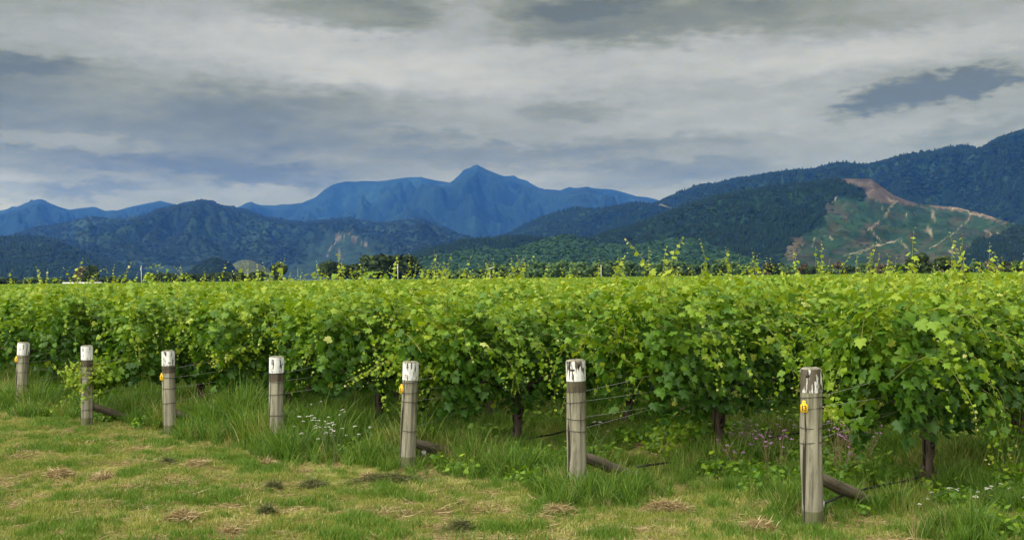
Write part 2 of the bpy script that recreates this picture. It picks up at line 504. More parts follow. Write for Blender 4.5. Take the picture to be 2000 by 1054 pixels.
# ------------------------------------------------------------------ scatter of uncountable stuff
def scatter(name, protos, pts, rot, scl, idx, label, cat):
    pc = bpy.data.collections.new(name + "_kinds")
    for i, me in enumerate(protos):
        o = bpy.data.objects.new("%s_%03d" % (name, i), me); pc.objects.link(o)
    me = bpy.data.meshes.new(name)
    n = len(pts)
    me.vertices.add(n); me.vertices.foreach_set("co", np.asarray(pts, np.float32).ravel())
    a = me.attributes.new('rot', 'FLOAT_VECTOR', 'POINT'); a.data.foreach_set("vector", np.asarray(rot, np.float32).ravel())
    scl = np.asarray(scl, np.float32)
    if scl.ndim == 1: scl = np.repeat(scl[:, None], 3, 1)
    a = me.attributes.new('scl', 'FLOAT_VECTOR', 'POINT'); a.data.foreach_set("vector", scl.ravel())
    a = me.attributes.new('idx', 'INT', 'POINT'); a.data.foreach_set("value", np.asarray(idx, np.int32))
    o = link(name, me)
    ng = bpy.data.node_groups.new(name, 'GeometryNodeTree')
    ng.interface.new_socket('Geometry', in_out='INPUT', socket_type='NodeSocketGeometry')
    ng.interface.new_socket('Geometry', in_out='OUTPUT', socket_type='NodeSocketGeometry')
    gi = ng.nodes.new('NodeGroupInput'); go = ng.nodes.new('NodeGroupOutput')
    ip = ng.nodes.new('GeometryNodeInstanceOnPoints')
    ci = ng.nodes.new('GeometryNodeCollectionInfo'); ci.inputs['Collection'].default_value = pc
    ci.inputs['Separate Children'].default_value = True; ci.inputs['Reset Children'].default_value = True

    def named(nm, typ):
        x = ng.nodes.new('GeometryNodeInputNamedAttribute'); x.data_type = typ; x.inputs['Name'].default_value = nm
        return x.outputs['Attribute']
    er = ng.nodes.new('FunctionNodeEulerToRotation')
    ng.links.new(named('rot', 'FLOAT_VECTOR'), er.inputs[0])
    ng.links.new(gi.outputs[0], ip.inputs['Points']); ng.links.new(ci.outputs[0], ip.inputs['Instance'])
    ip.inputs['Pick Instance'].default_value = True
    ng.links.new(named('idx', 'INT'), ip.inputs['Instance Index'])
    ng.links.new(er.outputs[0], ip.inputs['Rotation']); ng.links.new(named('scl', 'FLOAT_VECTOR'), ip.inputs['Scale'])
    ng.links.new(ip.outputs[0], go.inputs[0])
    md = o.modifiers.new('scatter', 'NODES'); md.node_group = ng
    tag(o, label, cat, kind='stuff')
    return o


# ------------------------------------------------------------------ the ground
LINE0 = np.array([2.49, 10.28]); LINE_D = np.array([-1.78, 1.656]); SPACING = float(np.linalg.norm(LINE_D)); LINE_U = LINE_D / SPACING
ROW_U = np.array([LINE_U[1], -LINE_U[0]])            # direction in which the rows run, away to the right
ROW_A = math.atan2(ROW_U[1], ROW_U[0])


def row_coords(x, y):
    q = np.stack([np.asarray(x, float) - LINE0[0], np.asarray(y, float) - LINE0[1]], -1)
    return q @ LINE_U / SPACING, q @ ROW_U              # row number counted from post 13, metres behind the post line


def ground_z(x, y):
    r = np.hypot(x, y)
    fade = np.clip((60 - r) / 30, 0, 1)
    z = (fbm(np.asarray(x) * 0.9, np.asarray(y) * 0.9, 3, 4) - 0.5) * 0.10 + (fbm(np.asarray(x) * 3.1, np.asarray(y) * 3.1, 2, 9) - 0.5) * 0.05
    return z * fade


def build_ground():
    nr, ns = 330, 420
    rr = np.concatenate([[0.0], np.geomspace(1.5, 32000.0, nr - 1)])
    aa = np.linspace(0, 2 * np.pi, ns, endpoint=False)
    # finer in the direction of view
    aa = np.pi / 2 + np.sort(np.concatenate([np.linspace(-0.5, 0.5, 300), np.linspace(0.55, 2 * np.pi - 0.55, 120)]))
    R, A = np.meshgrid(rr, aa, indexing='ij')
    x = R * np.cos(A); y = R * np.sin(A)
    v = np.stack([x, y, ground_z(x, y)], -1).reshape(-1, 3)
    i, j = np.meshgrid(np.arange(nr - 1), np.arange(ns), indexing='ij'); j2 = (j + 1) % ns
    f = np.stack([i * ns + j, (i + 1) * ns + j, (i + 1) * ns + j2, i * ns + j2], -1).reshape(-1, 4)
    o = link('ground', new_mesh('ground', v, f, M['ground'], smooth=True))
    tag(o, 'mown grassy headland and valley floor running to the hills', 'ground', kind='structure')


build_ground()


# ------------------------------------------------------------------ hills
def in_poly(px, py, poly):
    c = np.zeros(np.shape(px), bool)
    n = len(poly)
    for k in range(n):
        x1, y1 = poly[k]; x2, y2 = poly[(k + 1) % n]
        cond = ((y1 > py) != (y2 > py))
        with np.errstate(divide='ignore', invalid='ignore'):
            c ^= cond & (px < (x2 - x1) * (py - y1) / (y2 - y1 + 1e-9) + x1)
    return c


def dist_line(px, py, pl):
    d = np.full(np.shape(px), 1e9)
    for (x1, y1), (x2, y2) in zip(pl[:-1], pl[1:]):
        t = np.clip(((px - x1) * (x2 - x1) + (py - y1) * (y2 - y1)) / ((x2 - x1) ** 2 + (y2 - y1) ** 2), 0, 1)
        d = np.minimum(d, np.hypot(px - x1 - t * (x2 - x1), py - y1 - t * (y2 - y1)))
    return d


def hill(name, pts, dr, db, label, base, nu=300, nv=60, rough_px=2.0, gully=0.35, gscale=500.0, seed=1, prof=1.0, cover=None, nback=10):
    pts = np.array(pts, float)
    xs = np.linspace(pts[0, 0], pts[-1, 0], nu)
    ys = np.interp(xs, pts[:, 0], pts[:, 1])
    if dr < 9000:
        ys = np.convolve(np.pad(ys, 2, 'edge'), np.ones(5) / 5, 'valid')
    ys = ys + (fbm(xs / 28.0, xs * 0 + seed, 5, seed, 0.6) - 0.5) * rough_px * 2
    r = FWD[None] + ((xs - W / 2) / F)[:, None] * RIGHT - ((ys - H / 2) / F)[:, None] * UP
    hl = np.hypot(r[:, 0], r[:, 1]); hd = r[:, :2] / hl[:, None]; tn = r[:, 2] / hl
    wob = 1 + (fbm(xs / 160.0, xs * 0 + 3.3, 3, seed + 8) - 0.5) * 0.16
    d_r = dr * wob
    z_r = CAM_Z + tn * d_r
    vf = np.linspace(0, 1, nv) ** 0.9; vb = np.linspace(1, 1.45, nback + 1)[1:]
    V = np.concatenate([vf, vb])
    D = np.where(V[:, None] <= 1, db + (d_r[None] - db) * V[:, None], d_r[None] + (V[:, None] - 1) * (dr - db) * 1.2)
    lat = (xs / F * dr)[None] + 0 * D                       # metres across
    g = ridged(lat / gscale + 0.25 * fbm(lat / gscale, D / gscale, 2, seed + 20), D / gscale * 0.35 + seed, 4, seed + 2)
    g2 = fbm(lat / (gscale * 0.22), D / (gscale * 0.22), 4, seed + 31)
    shp = np.where(V <= 1, V ** prof, np.clip(1 - (V - 1) * 2.0, 0, 1))[:, None]
    env = np.where(V <= 1, 4 * V * (1 - V) + 0.0, 0.5 * (V - 1))[:, None]
    zz = z_r[None] * shp * (1 + env * ((g - 0.62) * gully + (g2 - 0.5) * gully * 0.75))
    # the part in front may not rise above the ridge as seen from the valley
    lim = np.where(V[:, None] <= 1, (z_r / d_r)[None] * D * (0.995 - 0.12 * (1 - V[:, None])), 1e9)
    zz = np.where(V[:, None] < 0.97, np.minimum(zz, np.maximum(lim, 0)), zz)
    zz = zz - 6.0 * np.where(V <= 1, (1 - V), (V - 1))[:, None] - 0.5
    P = np.stack([hd[None, :, 0] * D, hd[None, :, 1] * D, zz], -1)
    px, py = project(P.reshape(-1, 3)); px = px.reshape(D.shape); py = py.reshape(D.shape)
    col = np.zeros(D.shape + (3,)) + np.array(base)
    mott = fbm(lat / 90.0, D / 90.0, 4, seed + 50)
    big = fbm(lat / (gscale * 0.5), D / (gscale * 0.5), 5, seed + 60, 0.65)
    col *= ((0.6 + 0.8 * mott) * np.clip(0.1 + 1.8 * big, 0.4, 1.8))[..., None]
    bare = np.zeros(D.shape, bool)
    if cover:
        col, bare = cover(px, py, col, V[:, None] + 0 * D)
    nV = len(V)
    i, j = np.meshgrid(np.arange(nV - 1), np.arange(nu - 1), indexing='ij')
    f = np.stack([i * nu + j, i * nu + j + 1, (i + 1) * nu + j + 1, (i + 1) * nu + j], -1).reshape(-1, 4)
    o = link(name, new_mesh(name, P.reshape(-1, 3), f, M['terrain'], {'cover': col.reshape(-1, 3)}, smooth=True))
    tag(o, label, 'hill', kind='structure')
    return dict(P=P, bare=bare, nv=nv, nu=nu, px=px, py=py)


def on_hill(hd, n, rng, vmin=0.0, keep_bare=False, accept=None):
    """random points on the front slope and just over the ridge"""
    P = hd['P']; nV = P.shape[0]
    top = min(nV - 2, hd['nv'] + 2)
    i = rng.random(n) * (top - vmin * hd['nv']) + vmin * hd['nv']; j = rng.random(n) * (hd['nu'] - 1.001)
    i = np.minimum(i, nV - 2 - 1e-6)
    i0 = i.astype(int); j0 = j.astype(int); fi = (i - i0)[:, None]; fj = (j - j0)[:, None]
    p = (P[i0, j0] * (1 - fi) + P[i0 + 1, j0] * fi) * (1 - fj) + (P[i0, j0 + 1] * (1 - fi) + P[i0 + 1, j0 + 1] * fi) * fj
    ok = hd['bare'][i0, j0] == keep_bare
    ok &= (p[:, 2] > 1.0)
    if accept is not None:
        ok &= accept(hd['px'][i0, j0], hd['py'][i0, j0])
    return p[ok]


# far blue range
hill('mountain', [(-160, 430), (-60, 420), (0, 412), (30, 405), (52, 396), (75, 391), (98, 397), (115, 404), (135, 410), (160, 406), (185, 404), (207, 413), (230, 411),
                  (265, 401), (312, 392), (335, 397), (370, 404), (420, 412), (470, 404), (490, 397), (510, 400), (535, 401), (560, 399), (590, 397), (615, 386),
                  (632, 372), (650, 361), (675, 354), (700, 354), (740, 354), (765, 350), (790, 347), (822, 345), (845, 351), (878, 357), (890, 349), (905, 339),
                  (921, 329), (931, 322), (942, 328), (960, 335), (985, 344), (1020, 356), (1050, 367), (1095, 374), (1120, 369), (1142, 365), (1165, 368),
                  (1200, 370), (1230, 379), (1262, 388), (1285, 391), (1340, 402), (1440, 420)],
     14500, 8800, 'far blue mountain range with a pointed summit at its centre', (0.009, 0.022, 0.022), 620, 110, 1.6, 1.7, 1300, 5, 0.9)


def cover_b(px, py, col, V):
    px0, py0 = px, py
    px = px + (fbm(px0 / 14, py0 / 9, 4, 290, 0.65) - 0.5) * 60; py = py + (fbm(px0 / 14, py0 / 9, 4, 297, 0.65) - 0.5) * 34
    patch = in_poly(px, py, [(640, 470), (675, 452), (720, 470), (760, 505), (740, 535), (560, 535), (600, 490)])
    bare = np.zeros(px.shape, bool)
    n = fbm(px0 / 9.0, py0 / 6.0, 3, 71)
    px = px0 * 0.75 + px * 0.25; py = py0 * 0.75 + py * 0.25
    col[patch] = np.array([0.016, 0.034, 0.024]) * (0.7 + 0.6 * n[patch])[:, None]
    for pl, w in (([(637, 500), (650, 478), (655, 466), (672, 458), (690, 452)], 1.5), ([(652, 468), (668, 464), (690, 456)], 1.2), ([(690, 462), (706, 468), (716, 478)], 2.4),
                  ([(660, 485), (664, 497), (668, 508)], 1.4), ([(712, 500), (722, 508)], 1.2), ([(770, 482), (795, 488)], 1.2)):
        d = dist_line(px, py, pl) < w
        col[d] = (0.095, 0.088, 0.070); bare |= d
    bare |= patch
    return col, bare


hB = hill('bush_range', [(-160, 505), (-60, 480), (0, 466), (30, 456), (60, 446), (100, 441), (140, 432), (180, 424), (210, 428), (245, 428), (285, 420), (310, 408), (335, 402),
                         (365, 398), (385, 392), (400, 390), (415, 393), (430, 401), (460, 408), (480, 411), (510, 420), (540, 428), (570, 433), (605, 433), (640, 428), (665, 426),
                         (690, 424), (705, 430), (740, 433), (760, 431), (790, 428), (817, 424), (835, 430), (870, 444), (905, 458), (935, 467), (980, 485), (1060, 515), (1150, 534)],
          7600, 4300, 'bush covered dark blue range below the far mountains', (0.015, 0.030, 0.020), 620, 110, 2.2, 1.3, 620, 11, 0.95, cover_b)
hC = hill('forest_hill', [(-200, 440), (-80, 452), (0, 461), (45, 463), (75, 465), (105, 471), (140, 484), (180, 500), (220, 514), (260, 526), (320, 541)],
          4300, 3000, 'dark forested spur at the foot of the bush range', (0.012, 0.028, 0.015), 200, 50, 1.6, 0.4, 350, 17, 0.9)
hK = hill('wooded_knoll', [(352, 540), (372, 528), (390, 514), (412, 505), (430, 505), (446, 512), (458, 526), (470, 540)],
          2900, 2600, 'small dark wooded knoll on the valley floor', (0.012, 0.028, 0.015), 60, 24, 1.2, 0.2, 200, 19, 0.8)


def cover_knoll(px, py, col, V):
    n = fbm(px / 8.0, py / 4.0, 3, 33)
    col[:] = np.array([0.062, 0.078, 0.050]) * (0.55 + 0.8 * n)[..., None]
    return col, np.ones(px.shape, bool)


hill('grassy_knoll', [(440, 540), (452, 516), (466, 509), (482, 506), (498, 509), (512, 517), (530, 530), (548, 541)],
     3050, 2750, 'pale grassy knoll beside the wooded knoll', (0.1, 0.11, 0.06), 60, 24, 1.0, 0.2, 200, 23, 0.8, cover_knoll)
hD = hill('middle_ridge', [(880, 505), (930, 475), (960, 466), (990, 456), (1010, 446), (1050, 426), (1070, 418), (1095, 413), (1130, 406), (1160, 408), (1190, 405), (1240, 396), (1265, 396),
                           (1285, 401), (1310, 410), (1350, 420), (1450, 440)],
          5800, 4600, 'dark forested ridge in the middle below the far range', (0.012, 0.028, 0.015), 300, 60, 1.8, 0.9, 420, 29, 0.9)


def cover_e(px, py, col, V):
    e = in_poly(px, py, [(1270, 404), (1290, 398), (1330, 412), (1310, 425), (1285, 420)])
    col[e] = (0.11, 0.115, 0.06)
    return col, e


hE = hill('high_ridge', [(1180, 440), (1250, 405), (1285, 394), (1310, 382), (1345, 369), (1370, 362), (1400, 360), (1440, 351), (1480, 342), (1530, 333), (1560, 331), (1585, 330), (1620, 319),
                         (1640, 316), (1662, 318), (1690, 321), (1720, 314), (1760, 305), (1800, 299), (1830, 294), (1865, 289), (1890, 287), (1915, 291), (1940, 275), (1965, 264), (1990, 257),
                         (2040, 243), (2120, 225), (2220, 205)],
          5900, 4100, 'high dark forested ridge rising to the right edge', (0.012, 0.028, 0.015), 460, 90, 1.8, 1.0, 450, 37, 0.95, cover_e)

CLEAR = [(1640, 346), (1700, 346), (1722, 362), (1745, 380), (1790, 396), (1850, 400), (1900, 410), (1990, 436), (1960, 455), (1905, 470), (1880, 505), (1860, 540),
         (1500, 545), (1535, 492), (1560, 462), (1612, 441), (1613, 402), (1640, 388), (1690, 392), (1684, 368), (1650, 356)]
EARTH = [(1638, 346), (1702, 346), (1722, 362), (1745, 380), (1790, 397), (1765, 404), (1750, 396), (1722, 398), (1692, 382), (1686, 366), (1650, 355)]


def cover_f(px, py, col, V):
    jx = px + (fbm(px / 6, py / 6, 3, 90) - 0.5) * 14; jy = py + (fbm(px / 6, py / 6, 3, 97) - 0.5) * 10
    clear = in_poly(jx, jy, CLEAR)
    n = fbm(px / 14.0, py / 10.0, 5, 61, 0.6); n2 = fbm(px / 40.0, py / 24.0, 3, 66)
    a = np.array([0.019, 0.046, 0.024]); b = np.array([0.048, 0.048, 0.032])
    k = np.clip((n - 0.44) * 3 + (n2 - 0.5) * 1.5, 0, 1)[..., None]
    cc = a * (1 - k) + b * k
    col[clear] = cc[clear]
    earth = in_poly(jx, jy, EARTH)
    col[earth] = (np.array([0.088, 0.072, 0.057]) * (0.6 + 0.8 * n)[..., None])[earth]
    rim = (n > 0.5) & (dist_line(jx, jy, [(1745, 381), (1790, 399), (1850, 404), (1900, 414), (1985, 439)]) < 5) & clear
    col[rim] = (np.array([0.08, 0.068, 0.05]) * (0.5 + 1.0 * n)[..., None])[rim]
    brown = in_poly(jx, jy, [(1535, 495), (1545, 455), (1562, 455), (1570, 480), (1550, 505), (1535, 510)])
    col[brown] = (np.array([0.09, 0.075, 0.05]) * (0.6 + 0.8 * n)[..., None])[brown]
    tr = np.zeros(px.shape)
    for pl, w, s in (([(1985, 438), (1958, 427), (1930, 420), (1905, 418), (1880, 409), (1850, 403)], 2.6, 0.9), ([(1897, 420), (1888, 434), (1866, 452), (1838, 472), (1815, 486)], 2.0, 0.7),
                     ([(1753, 392), (1738, 405), (1730, 420), (1715, 434), (1700, 446), (1690, 452)], 2.8, 0.7), ([(1646, 500), (1680, 492), (1702, 482), (1730, 475), (1760, 468)], 2.4, 0.8),
                     ([(1704, 450), (1712, 463), (1722, 474)], 2.2, 0.9), ([(1614, 402), (1624, 392), (1634, 386)], 1.8, 0.9), ([(1593, 466), (1587, 482)], 2.6, 0.9), ([(1612, 460), (1602, 474)], 1.6, 0.6),
                     ([(1770, 414), (1768, 424)], 2.2, 0.8), ([(1786, 415), (1792, 421)], 2.0, 0.7), ([(1735, 388), (1748, 394)], 4.0, 0.9), ([(1812, 446), (1820, 460)], 6.0, 0.8),
                     ([(1820, 412), (1826, 432)], 5.0, 0.6), ([(1622, 460), (1626, 468)], 3.5, 0.7), ([(1762, 474), (1772, 484)], 5.0, 0.6), ([(1925, 450), (1936, 458)], 2.6, 0.8), ([(1946, 456), (1950, 458)], 2.4, 0.8),
                     ([(1722, 402), (1724, 408)], 2.5, 0.8), ([(1860, 405), (1890, 412), (1896, 420)], 4.0, 0.5), ([(1855, 490), (1862, 494)], 3.0, 0.7), ([(1660, 412), (1668, 418)], 1.2, 0.5)):
        d = dist_line(jx * 0.8 + px * 0.2, jy * 0.8 + py * 0.2, pl)
        tr = np.maximum(tr, s * np.clip(1.35 - d / (w * 0.62), 0, 1) * np.clip(0.1 + 1.5 * fbm(px / 7.0, py / 5.0, 3, 133), 0.2, 1.1))
    tr = np.clip(tr * 0.8, 0, 1)[..., None]
    col = col * (1 - tr) + np.array([0.30, 0.25, 0.185]) * tr
    return col, clear | (tr[..., 0] > 0.4)


hF = hill('front_ridge', [(760, 520), (800, 497), (850, 484), (900, 470), (960, 464), (1010, 461), (1060, 462), (1110, 468), (1150, 464), (1200, 449), (1250, 437), (1290, 420), (1330, 405),
                          (1365, 393), (1400, 385), (1440, 377), (1480, 371), (1540, 360), (1600, 352), (1640, 348), (1680, 349), (1702, 349), (1722, 364), (1745, 381), (1790, 397), (1830, 401),
                          (1870, 405), (1900, 411), (1940, 424), (1985, 438), (2060, 462), (2160, 495)],
          3200, 2000, 'nearer forested ridge with a felled clearing of bare tracks and slips', (0.010, 0.026, 0.014), 780, 170, 1.0, 0.8, 330, 41, 0.95, cover_f)
hG = hill('foothill', [(770, 530), (840, 505), (900, 495), (960, 488), (1010, 490), (1050, 474), (1090, 462), (1120, 466), (1150, 476), (1200, 484), (1250, 482), (1300, 470), (1340, 466),
                       (1370, 476), (1420, 492), (1470, 506), (1530, 522)],
          2300, 1600, 'lower green foothill of mixed trees under the front ridge', (0.035, 0.065, 0.03), 320, 60, 2.0, 0.4, 220, 43, 0.85)
hH = hill('scrub_slope', [(1840, 528), (1870, 510), (1895, 490), (1925, 470), (1960, 452), (2000, 440), (2060, 425), (2150, 410)],
          2700, 2000, 'dark scrub covered slope at the right edge', (0.022, 0.040, 0.024), 120, 50, 2.0, 0.4, 220, 47, 0.85)


def conifer_mesh(seed):
    rng = np.random.default_rng(seed); mb = MB(); tones = []
    for t in range(4):
        z0 = 0.12 + 0.2 * t; z1 = z0 + 0.34; r = 0.23 * (1 - 0.2 * t); k = 7
        a = np.linspace(0, 2 * np.pi, k, endpoint=False) + rng.random() * 6
        rr = r * rng.uniform(0.7, 1.25, k)
        v = np.concatenate([np.stack([np.cos(a) * rr, np.sin(a) * rr, z0 + rng.normal(0, 0.025, k)], -1), [[rng.normal(0, 0.01), rng.normal(0, 0.01), min(z1, 1.0)]]])
        mb.add(v, [(q, (q + 1) % k, k) for q in range(k)]); tones += [rng.random() * 0.3] * k + [0.9]  # each tier paler at its tip
    return mb.mesh('conifer', M['conifer'], attrs={'age': np.array(tones)})


def bush_mesh(seed, mat, n=42):
    rng = np.random.default_rng(seed); mb = MB(); tones = []
    for q in range(n):
        d = rng.normal(size=3); d /= np.linalg.norm(d); d[2] = abs(d[2])
        c = d * rng.uniform(0.3, 0.48) * np.array([1, 1, 0.9]) + np.array([0, 0, 0.1])
        b = np.cross(d, rng.normal(size=3)); b /= np.linalg.norm(b); t = np.cross(d, b)
        s = rng.uniform(0.14, 0.24)
        mb.add([c - b * s, c + t * s, c + b * s, c - t * s * 0.6 - d * 0.05], [(0, 2, 1), (0, 3, 2)])
        tones += [float(np.clip(d[2] * 0.7 + rng.normal(0, 0.2), 0, 1))] * 4  # quads that point upward are paler
    return mb.mesh('bush', mat, attrs={'age': np.array(tones)})


CON = [conifer_mesh(s) for s in range(5)]
BUSH = [bush_mesh(s, M['bush']) for s in range(4)]
SCRUB = [bush_mesh(s + 40, M['scrub']) for s in range(4)]


def wood_stuff(name, hd, n, protos, h, label, seed, vmin=0.0, aspect=1.0, accept=None, keep_bare=False, cat='forest'):
    rng = np.random.default_rng(seed)
    p = on_hill(hd, n, rng, vmin, keep_bare, accept)
    m = len(p)
    if m == 0:
        return
    p[:, 2] -= 0.12 * h
    pn = fbm(p[:, 0] / 130.0, p[:, 1] / 130.0, 3, seed)
    s = h * rng.uniform(0.45, 1.25, m) * (1 + 0.35 * (rng.random(m) < 0.03)) * (0.55 + 0.9 * pn)
    ix = rng.integers(0, len(protos), m)
    if protos is CON:                                     # stands of pine with broadleaf bush between them
        protos = CON + BUSH + SCRUB[:1]
        mixed = rng.random(m) < np.clip((fbm(p[:, 0] / 210.0, p[:, 1] / 210.0, 3, seed + 5) - 0.40) * 4, 0.15, 0.85)
        ix = np.where(mixed, len(CON) + rng.integers(0, len(BUSH) + 1, m), ix)
    scl = np.stack([s * aspect, s * aspect, s * np.where(ix < len(CON), 1.0, 0.8) if protos is not BUSH else s], -1)
    rot = np.stack([rng.normal(0, 0.03, m), rng.normal(0, 0.03, m), rng.random(m) * 6.28], -1)
    scatter(name, protos, p, rot, scl, ix, label, cat)


wood_stuff('high_ridge_forest', hE, 40000, CON, 13, 'dark conifer forest covering the high ridge', 101, 0.25, 1.55)
wood_stuff('front_ridge_forest', hF, 38000, CON, 9.5, 'dark conifer forest on the nearer ridge around the felled clearing', 102, 0.0, 1.5)
wood_stuff('clearing_scrub', hF, 9000, SCRUB, 4.5, 'low regrowth scrub dotted over the felled clearing', 109, 0.0, 1.2, keep_bare=True, cat='scrub',
           accept=lambda x, y: (fbm(x / 16.0, y / 9.0, 3, 140) > 0.54) & (dist_line(x, y, [(1640, 350), (1700, 352), (1745, 384), (1800, 400)]) > 10))
wood_stuff('middle_ridge_forest', hD, 18000, CON, 13, 'dark conifer forest covering the middle ridge', 103, 0.1, 1.6)
wood_stuff('spur_forest', hC, 7000, CON, 16, 'dark conifer forest on the low left spur', 104, 0.0, 1.6)
wood_stuff('knoll_wood', hK, 900, BUSH, 11, 'dark wood covering the small knoll', 105)
wood_stuff('range_bush', hB, 36000, BUSH, 13, 'native bush covering the dark blue range', 106, 0.1, 1.3)
wood_stuff('foothill_wood', hG, 5200, SCRUB, 13, 'mixed green wood covering the lower foothill', 107, 0.0, 1.2)
wood_stuff('slope_scrub', hH, 3000, BUSH, 9, 'dark scrub on the slope at the right edge', 108, 0.0, 1.3)


# ------------------------------------------------------------------ trees on the valley floor
def crown_mesh(seed, mat, shape, n=900):
    rng = np.random.default_rng(seed); mb = MB(); tones = []
    lumps = []
    for q in range(10):
        a = rng.random() * 6.28; z = rng.uniform(0.25, 0.85)
        wid = {'round': math.sin(math.pi * min(1, z * 0.9 + 0.1)) * 0.30, 'tall': 0.17 * (1.15 - abs(z - 0.45)), 'wide': 0.36 * math.sin(math.pi * (z * 0.85 + 0.1))}[shape]
        lumps.append((np.array([math.cos(a) * wid, math.sin(a) * wid, z]), rng.uniform(0.14, 0.22)))
    for q in range(n):
        c0, r = lumps[q % len(lumps)]
        d = rng.normal(size=3); d /= np.linalg.norm(d)
        c = c0 + d * r * rng.uniform(0.6, 1.1)
        c[2] = max(0.06, min(1.0, c[2]))
        nrm = d + rng.normal(0, 0.5, 3); nrm /= np.linalg.norm(nrm)
        b = np.cross(nrm, rng.normal(size=3)); b /= np.linalg.norm(b); t = np.cross(nrm, b)
        s = rng.uniform(0.045, 0.085)
        mb.add([c - b * s, c + t * s, c + b * s, c - t * s], [(0, 2, 1), (0, 3, 2)])
        tones += [float(np.clip(0.35 + 0.4 * d[2] + rng.normal(0, 0.2), 0, 1))] * 4  # paler on the upper side of each lump
    return mb.mesh('crown', mat, attrs={'age': np.array(tones)})


def trunk_mesh(seed):
    rng = np.random.default_rng(seed); mb = MB()
    mb.tube([(0, 0, -0.02), (0.01, 0, 0.2), (0.0, 0.01, 0.45), (0.01, 0, 0.7)], [0.035, 0.026, 0.018, 0.006], 7)
    for q in range(5):
        a = rng.random() * 6.28; z = rng.uniform(0.2, 0.5)
        mb.tube([(0, 0, z), (math.cos(a) * 0.1, math.sin(a) * 0.1, z + 0.12), (math.cos(a) * 0.2, math.sin(a) * 0.2, z + 0.25)], [0.012, 0.009, 0.004], 5)
    return mb.mesh('trunk', M['trunk'], True)


CROWNS = {}
for _sh in ('round', 'tall', 'wide'):
    for _mt in ('crown_dark', 'crown_mid', 'crown_brown'):
        CROWNS[_sh, _mt] = [crown_mesh(hash((len(_sh), len(_mt), k)) % 1000 + k, M[_mt], _sh) for k in range(3)]
TRUNKS = [trunk_mesh(k) for k in range(3)]
_trng = np.random.default_rng(12)


def tree(px, top, wpx, d, shape, mat, label, group=None, name='tree'):
    b = at_dist(px, 536, d); topz = at_dist(px, top, d)[2]
    t = empty(name, (b[0], b[1], 0.0), _trng.random() * 6.28)
    tag(t, label, 'tree', group)
    h = max(topz, 1.5); wm = wpx * d / F
    k = int(_trng.integers(0, 3))
    base_w = {'round': 0.80, 'tall': 0.52, 'wide': 0.95}[shape]
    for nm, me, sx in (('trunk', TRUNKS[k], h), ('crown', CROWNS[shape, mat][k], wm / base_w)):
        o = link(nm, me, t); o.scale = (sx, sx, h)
    return t


tree(158, 516, 22, 560, 'round', 'crown_brown', 'bare brownish tree joined to the dark round tree by the white roof', name='brown_tree')
tree(178, 519, 30, 545, 'round', 'crown_dark', 'dark round tree standing over the long white roof', name='round_tree')
tree(545, 511, 34, 520, 'round', 'crown_dark', 'dark tree standing alone between the shelter belt and the tall clump', name='shelter_tree')
for k, (x, y, w) in enumerate([(641, 501, 28), (667, 507, 28), (694, 511, 26)]):
    tree(x, y, w, 540, 'tall', 'crown_dark', ['tall dark tree, first from the left of three beside the dense clump', 'tall dark tree, middle of three beside the dense clump',
                                              'shorter dark tree, third of three, next to the dense clump'][k], 'three tall trees by the clump', 'tall_tree')
for k, (x, y, w) in enumerate([(724, 494, 36), (746, 492, 36), (768, 495, 36), (790, 492, 38), (806, 498, 28)]):
    tree(x, y, w, 530 + 6 * k, 'tall', 'crown_dark', nth(k) + ' dark tree from the left in the dense tall clump at the centre', 'dense clump of dark trees', 'clump_tree')
for k in range(17):
    x = 285 + k * 14.5 + _trng.normal(0, 2)
    tree(x, 534 - 3 * (k > 8) + _trng.normal(0, 1.5), 24, 620 + _trng.normal(0, 8), 'round', 'crown_dark', nth(k) + ' low dark tree from the left in the shelter belt left of centre', 'shelter belt trees', 'belt_tree')
for k in range(15):
    x = -5 + k * 19 + _trng.normal(0, 3)
    tree(x, 541 + _trng.normal(0, 1.5), 30, 700 + _trng.normal(0, 10), 'wide', 'crown_mid' if k % 3 == 0 else 'crown_dark', nth(k) + ' low hedge tree from the left along the far left field edge', 'hedge trees at the far left', 'hedge_tree')
for k, (x, y) in enumerate([(838, 524), (868, 526), (892, 522), (918, 527), (945, 519), (968, 514), (990, 514), (1012, 520), (1036, 517), (1058, 506), (1082, 508), (1104, 503), (1128, 507), (1150, 511),
                            (1172, 506), (1196, 508), (1222, 507), (1246, 509), (1268, 515), (1292, 507), (1312, 504), (1336, 513), (1358, 516), (1386, 508), (1408, 504), (1432, 507), (1456, 513)]):
    tree(x, y - 1, 38, 560 + _trng.normal(0, 25), 'round', 'crown_mid', nth(k) + ' green broadleaf tree from the left in the long line right of centre', 'broadleaf trees behind the vineyard', 'broadleaf_tree')
for k, (x, y) in enumerate([(1492, 514), (1516, 510), (1540, 517), (1566, 515), (1590, 513), (1616, 517), (1640, 512), (1664, 516), (1690, 512), (1716, 516), (1744, 513), (1772, 512), (1852, 512), (1880, 514), (1910, 508),
                            (1940, 510), (1970, 505), (1995, 506)]):
    tree(x, y, 34, 480 + _trng.normal(0, 20), 'wide', ('crown_brown', 'crown_dark', 'crown_mid')[k % 3], nth(k) + ' low bushy tree from the left in the line below the felled clearing', 'bushy trees below the clearing', 'bushy_tree')
tree(1815, 486, 78, 300, 'wide', 'crown_dark', 'large dark rounded tree rising above the vines on the right', name='rounded_tree')


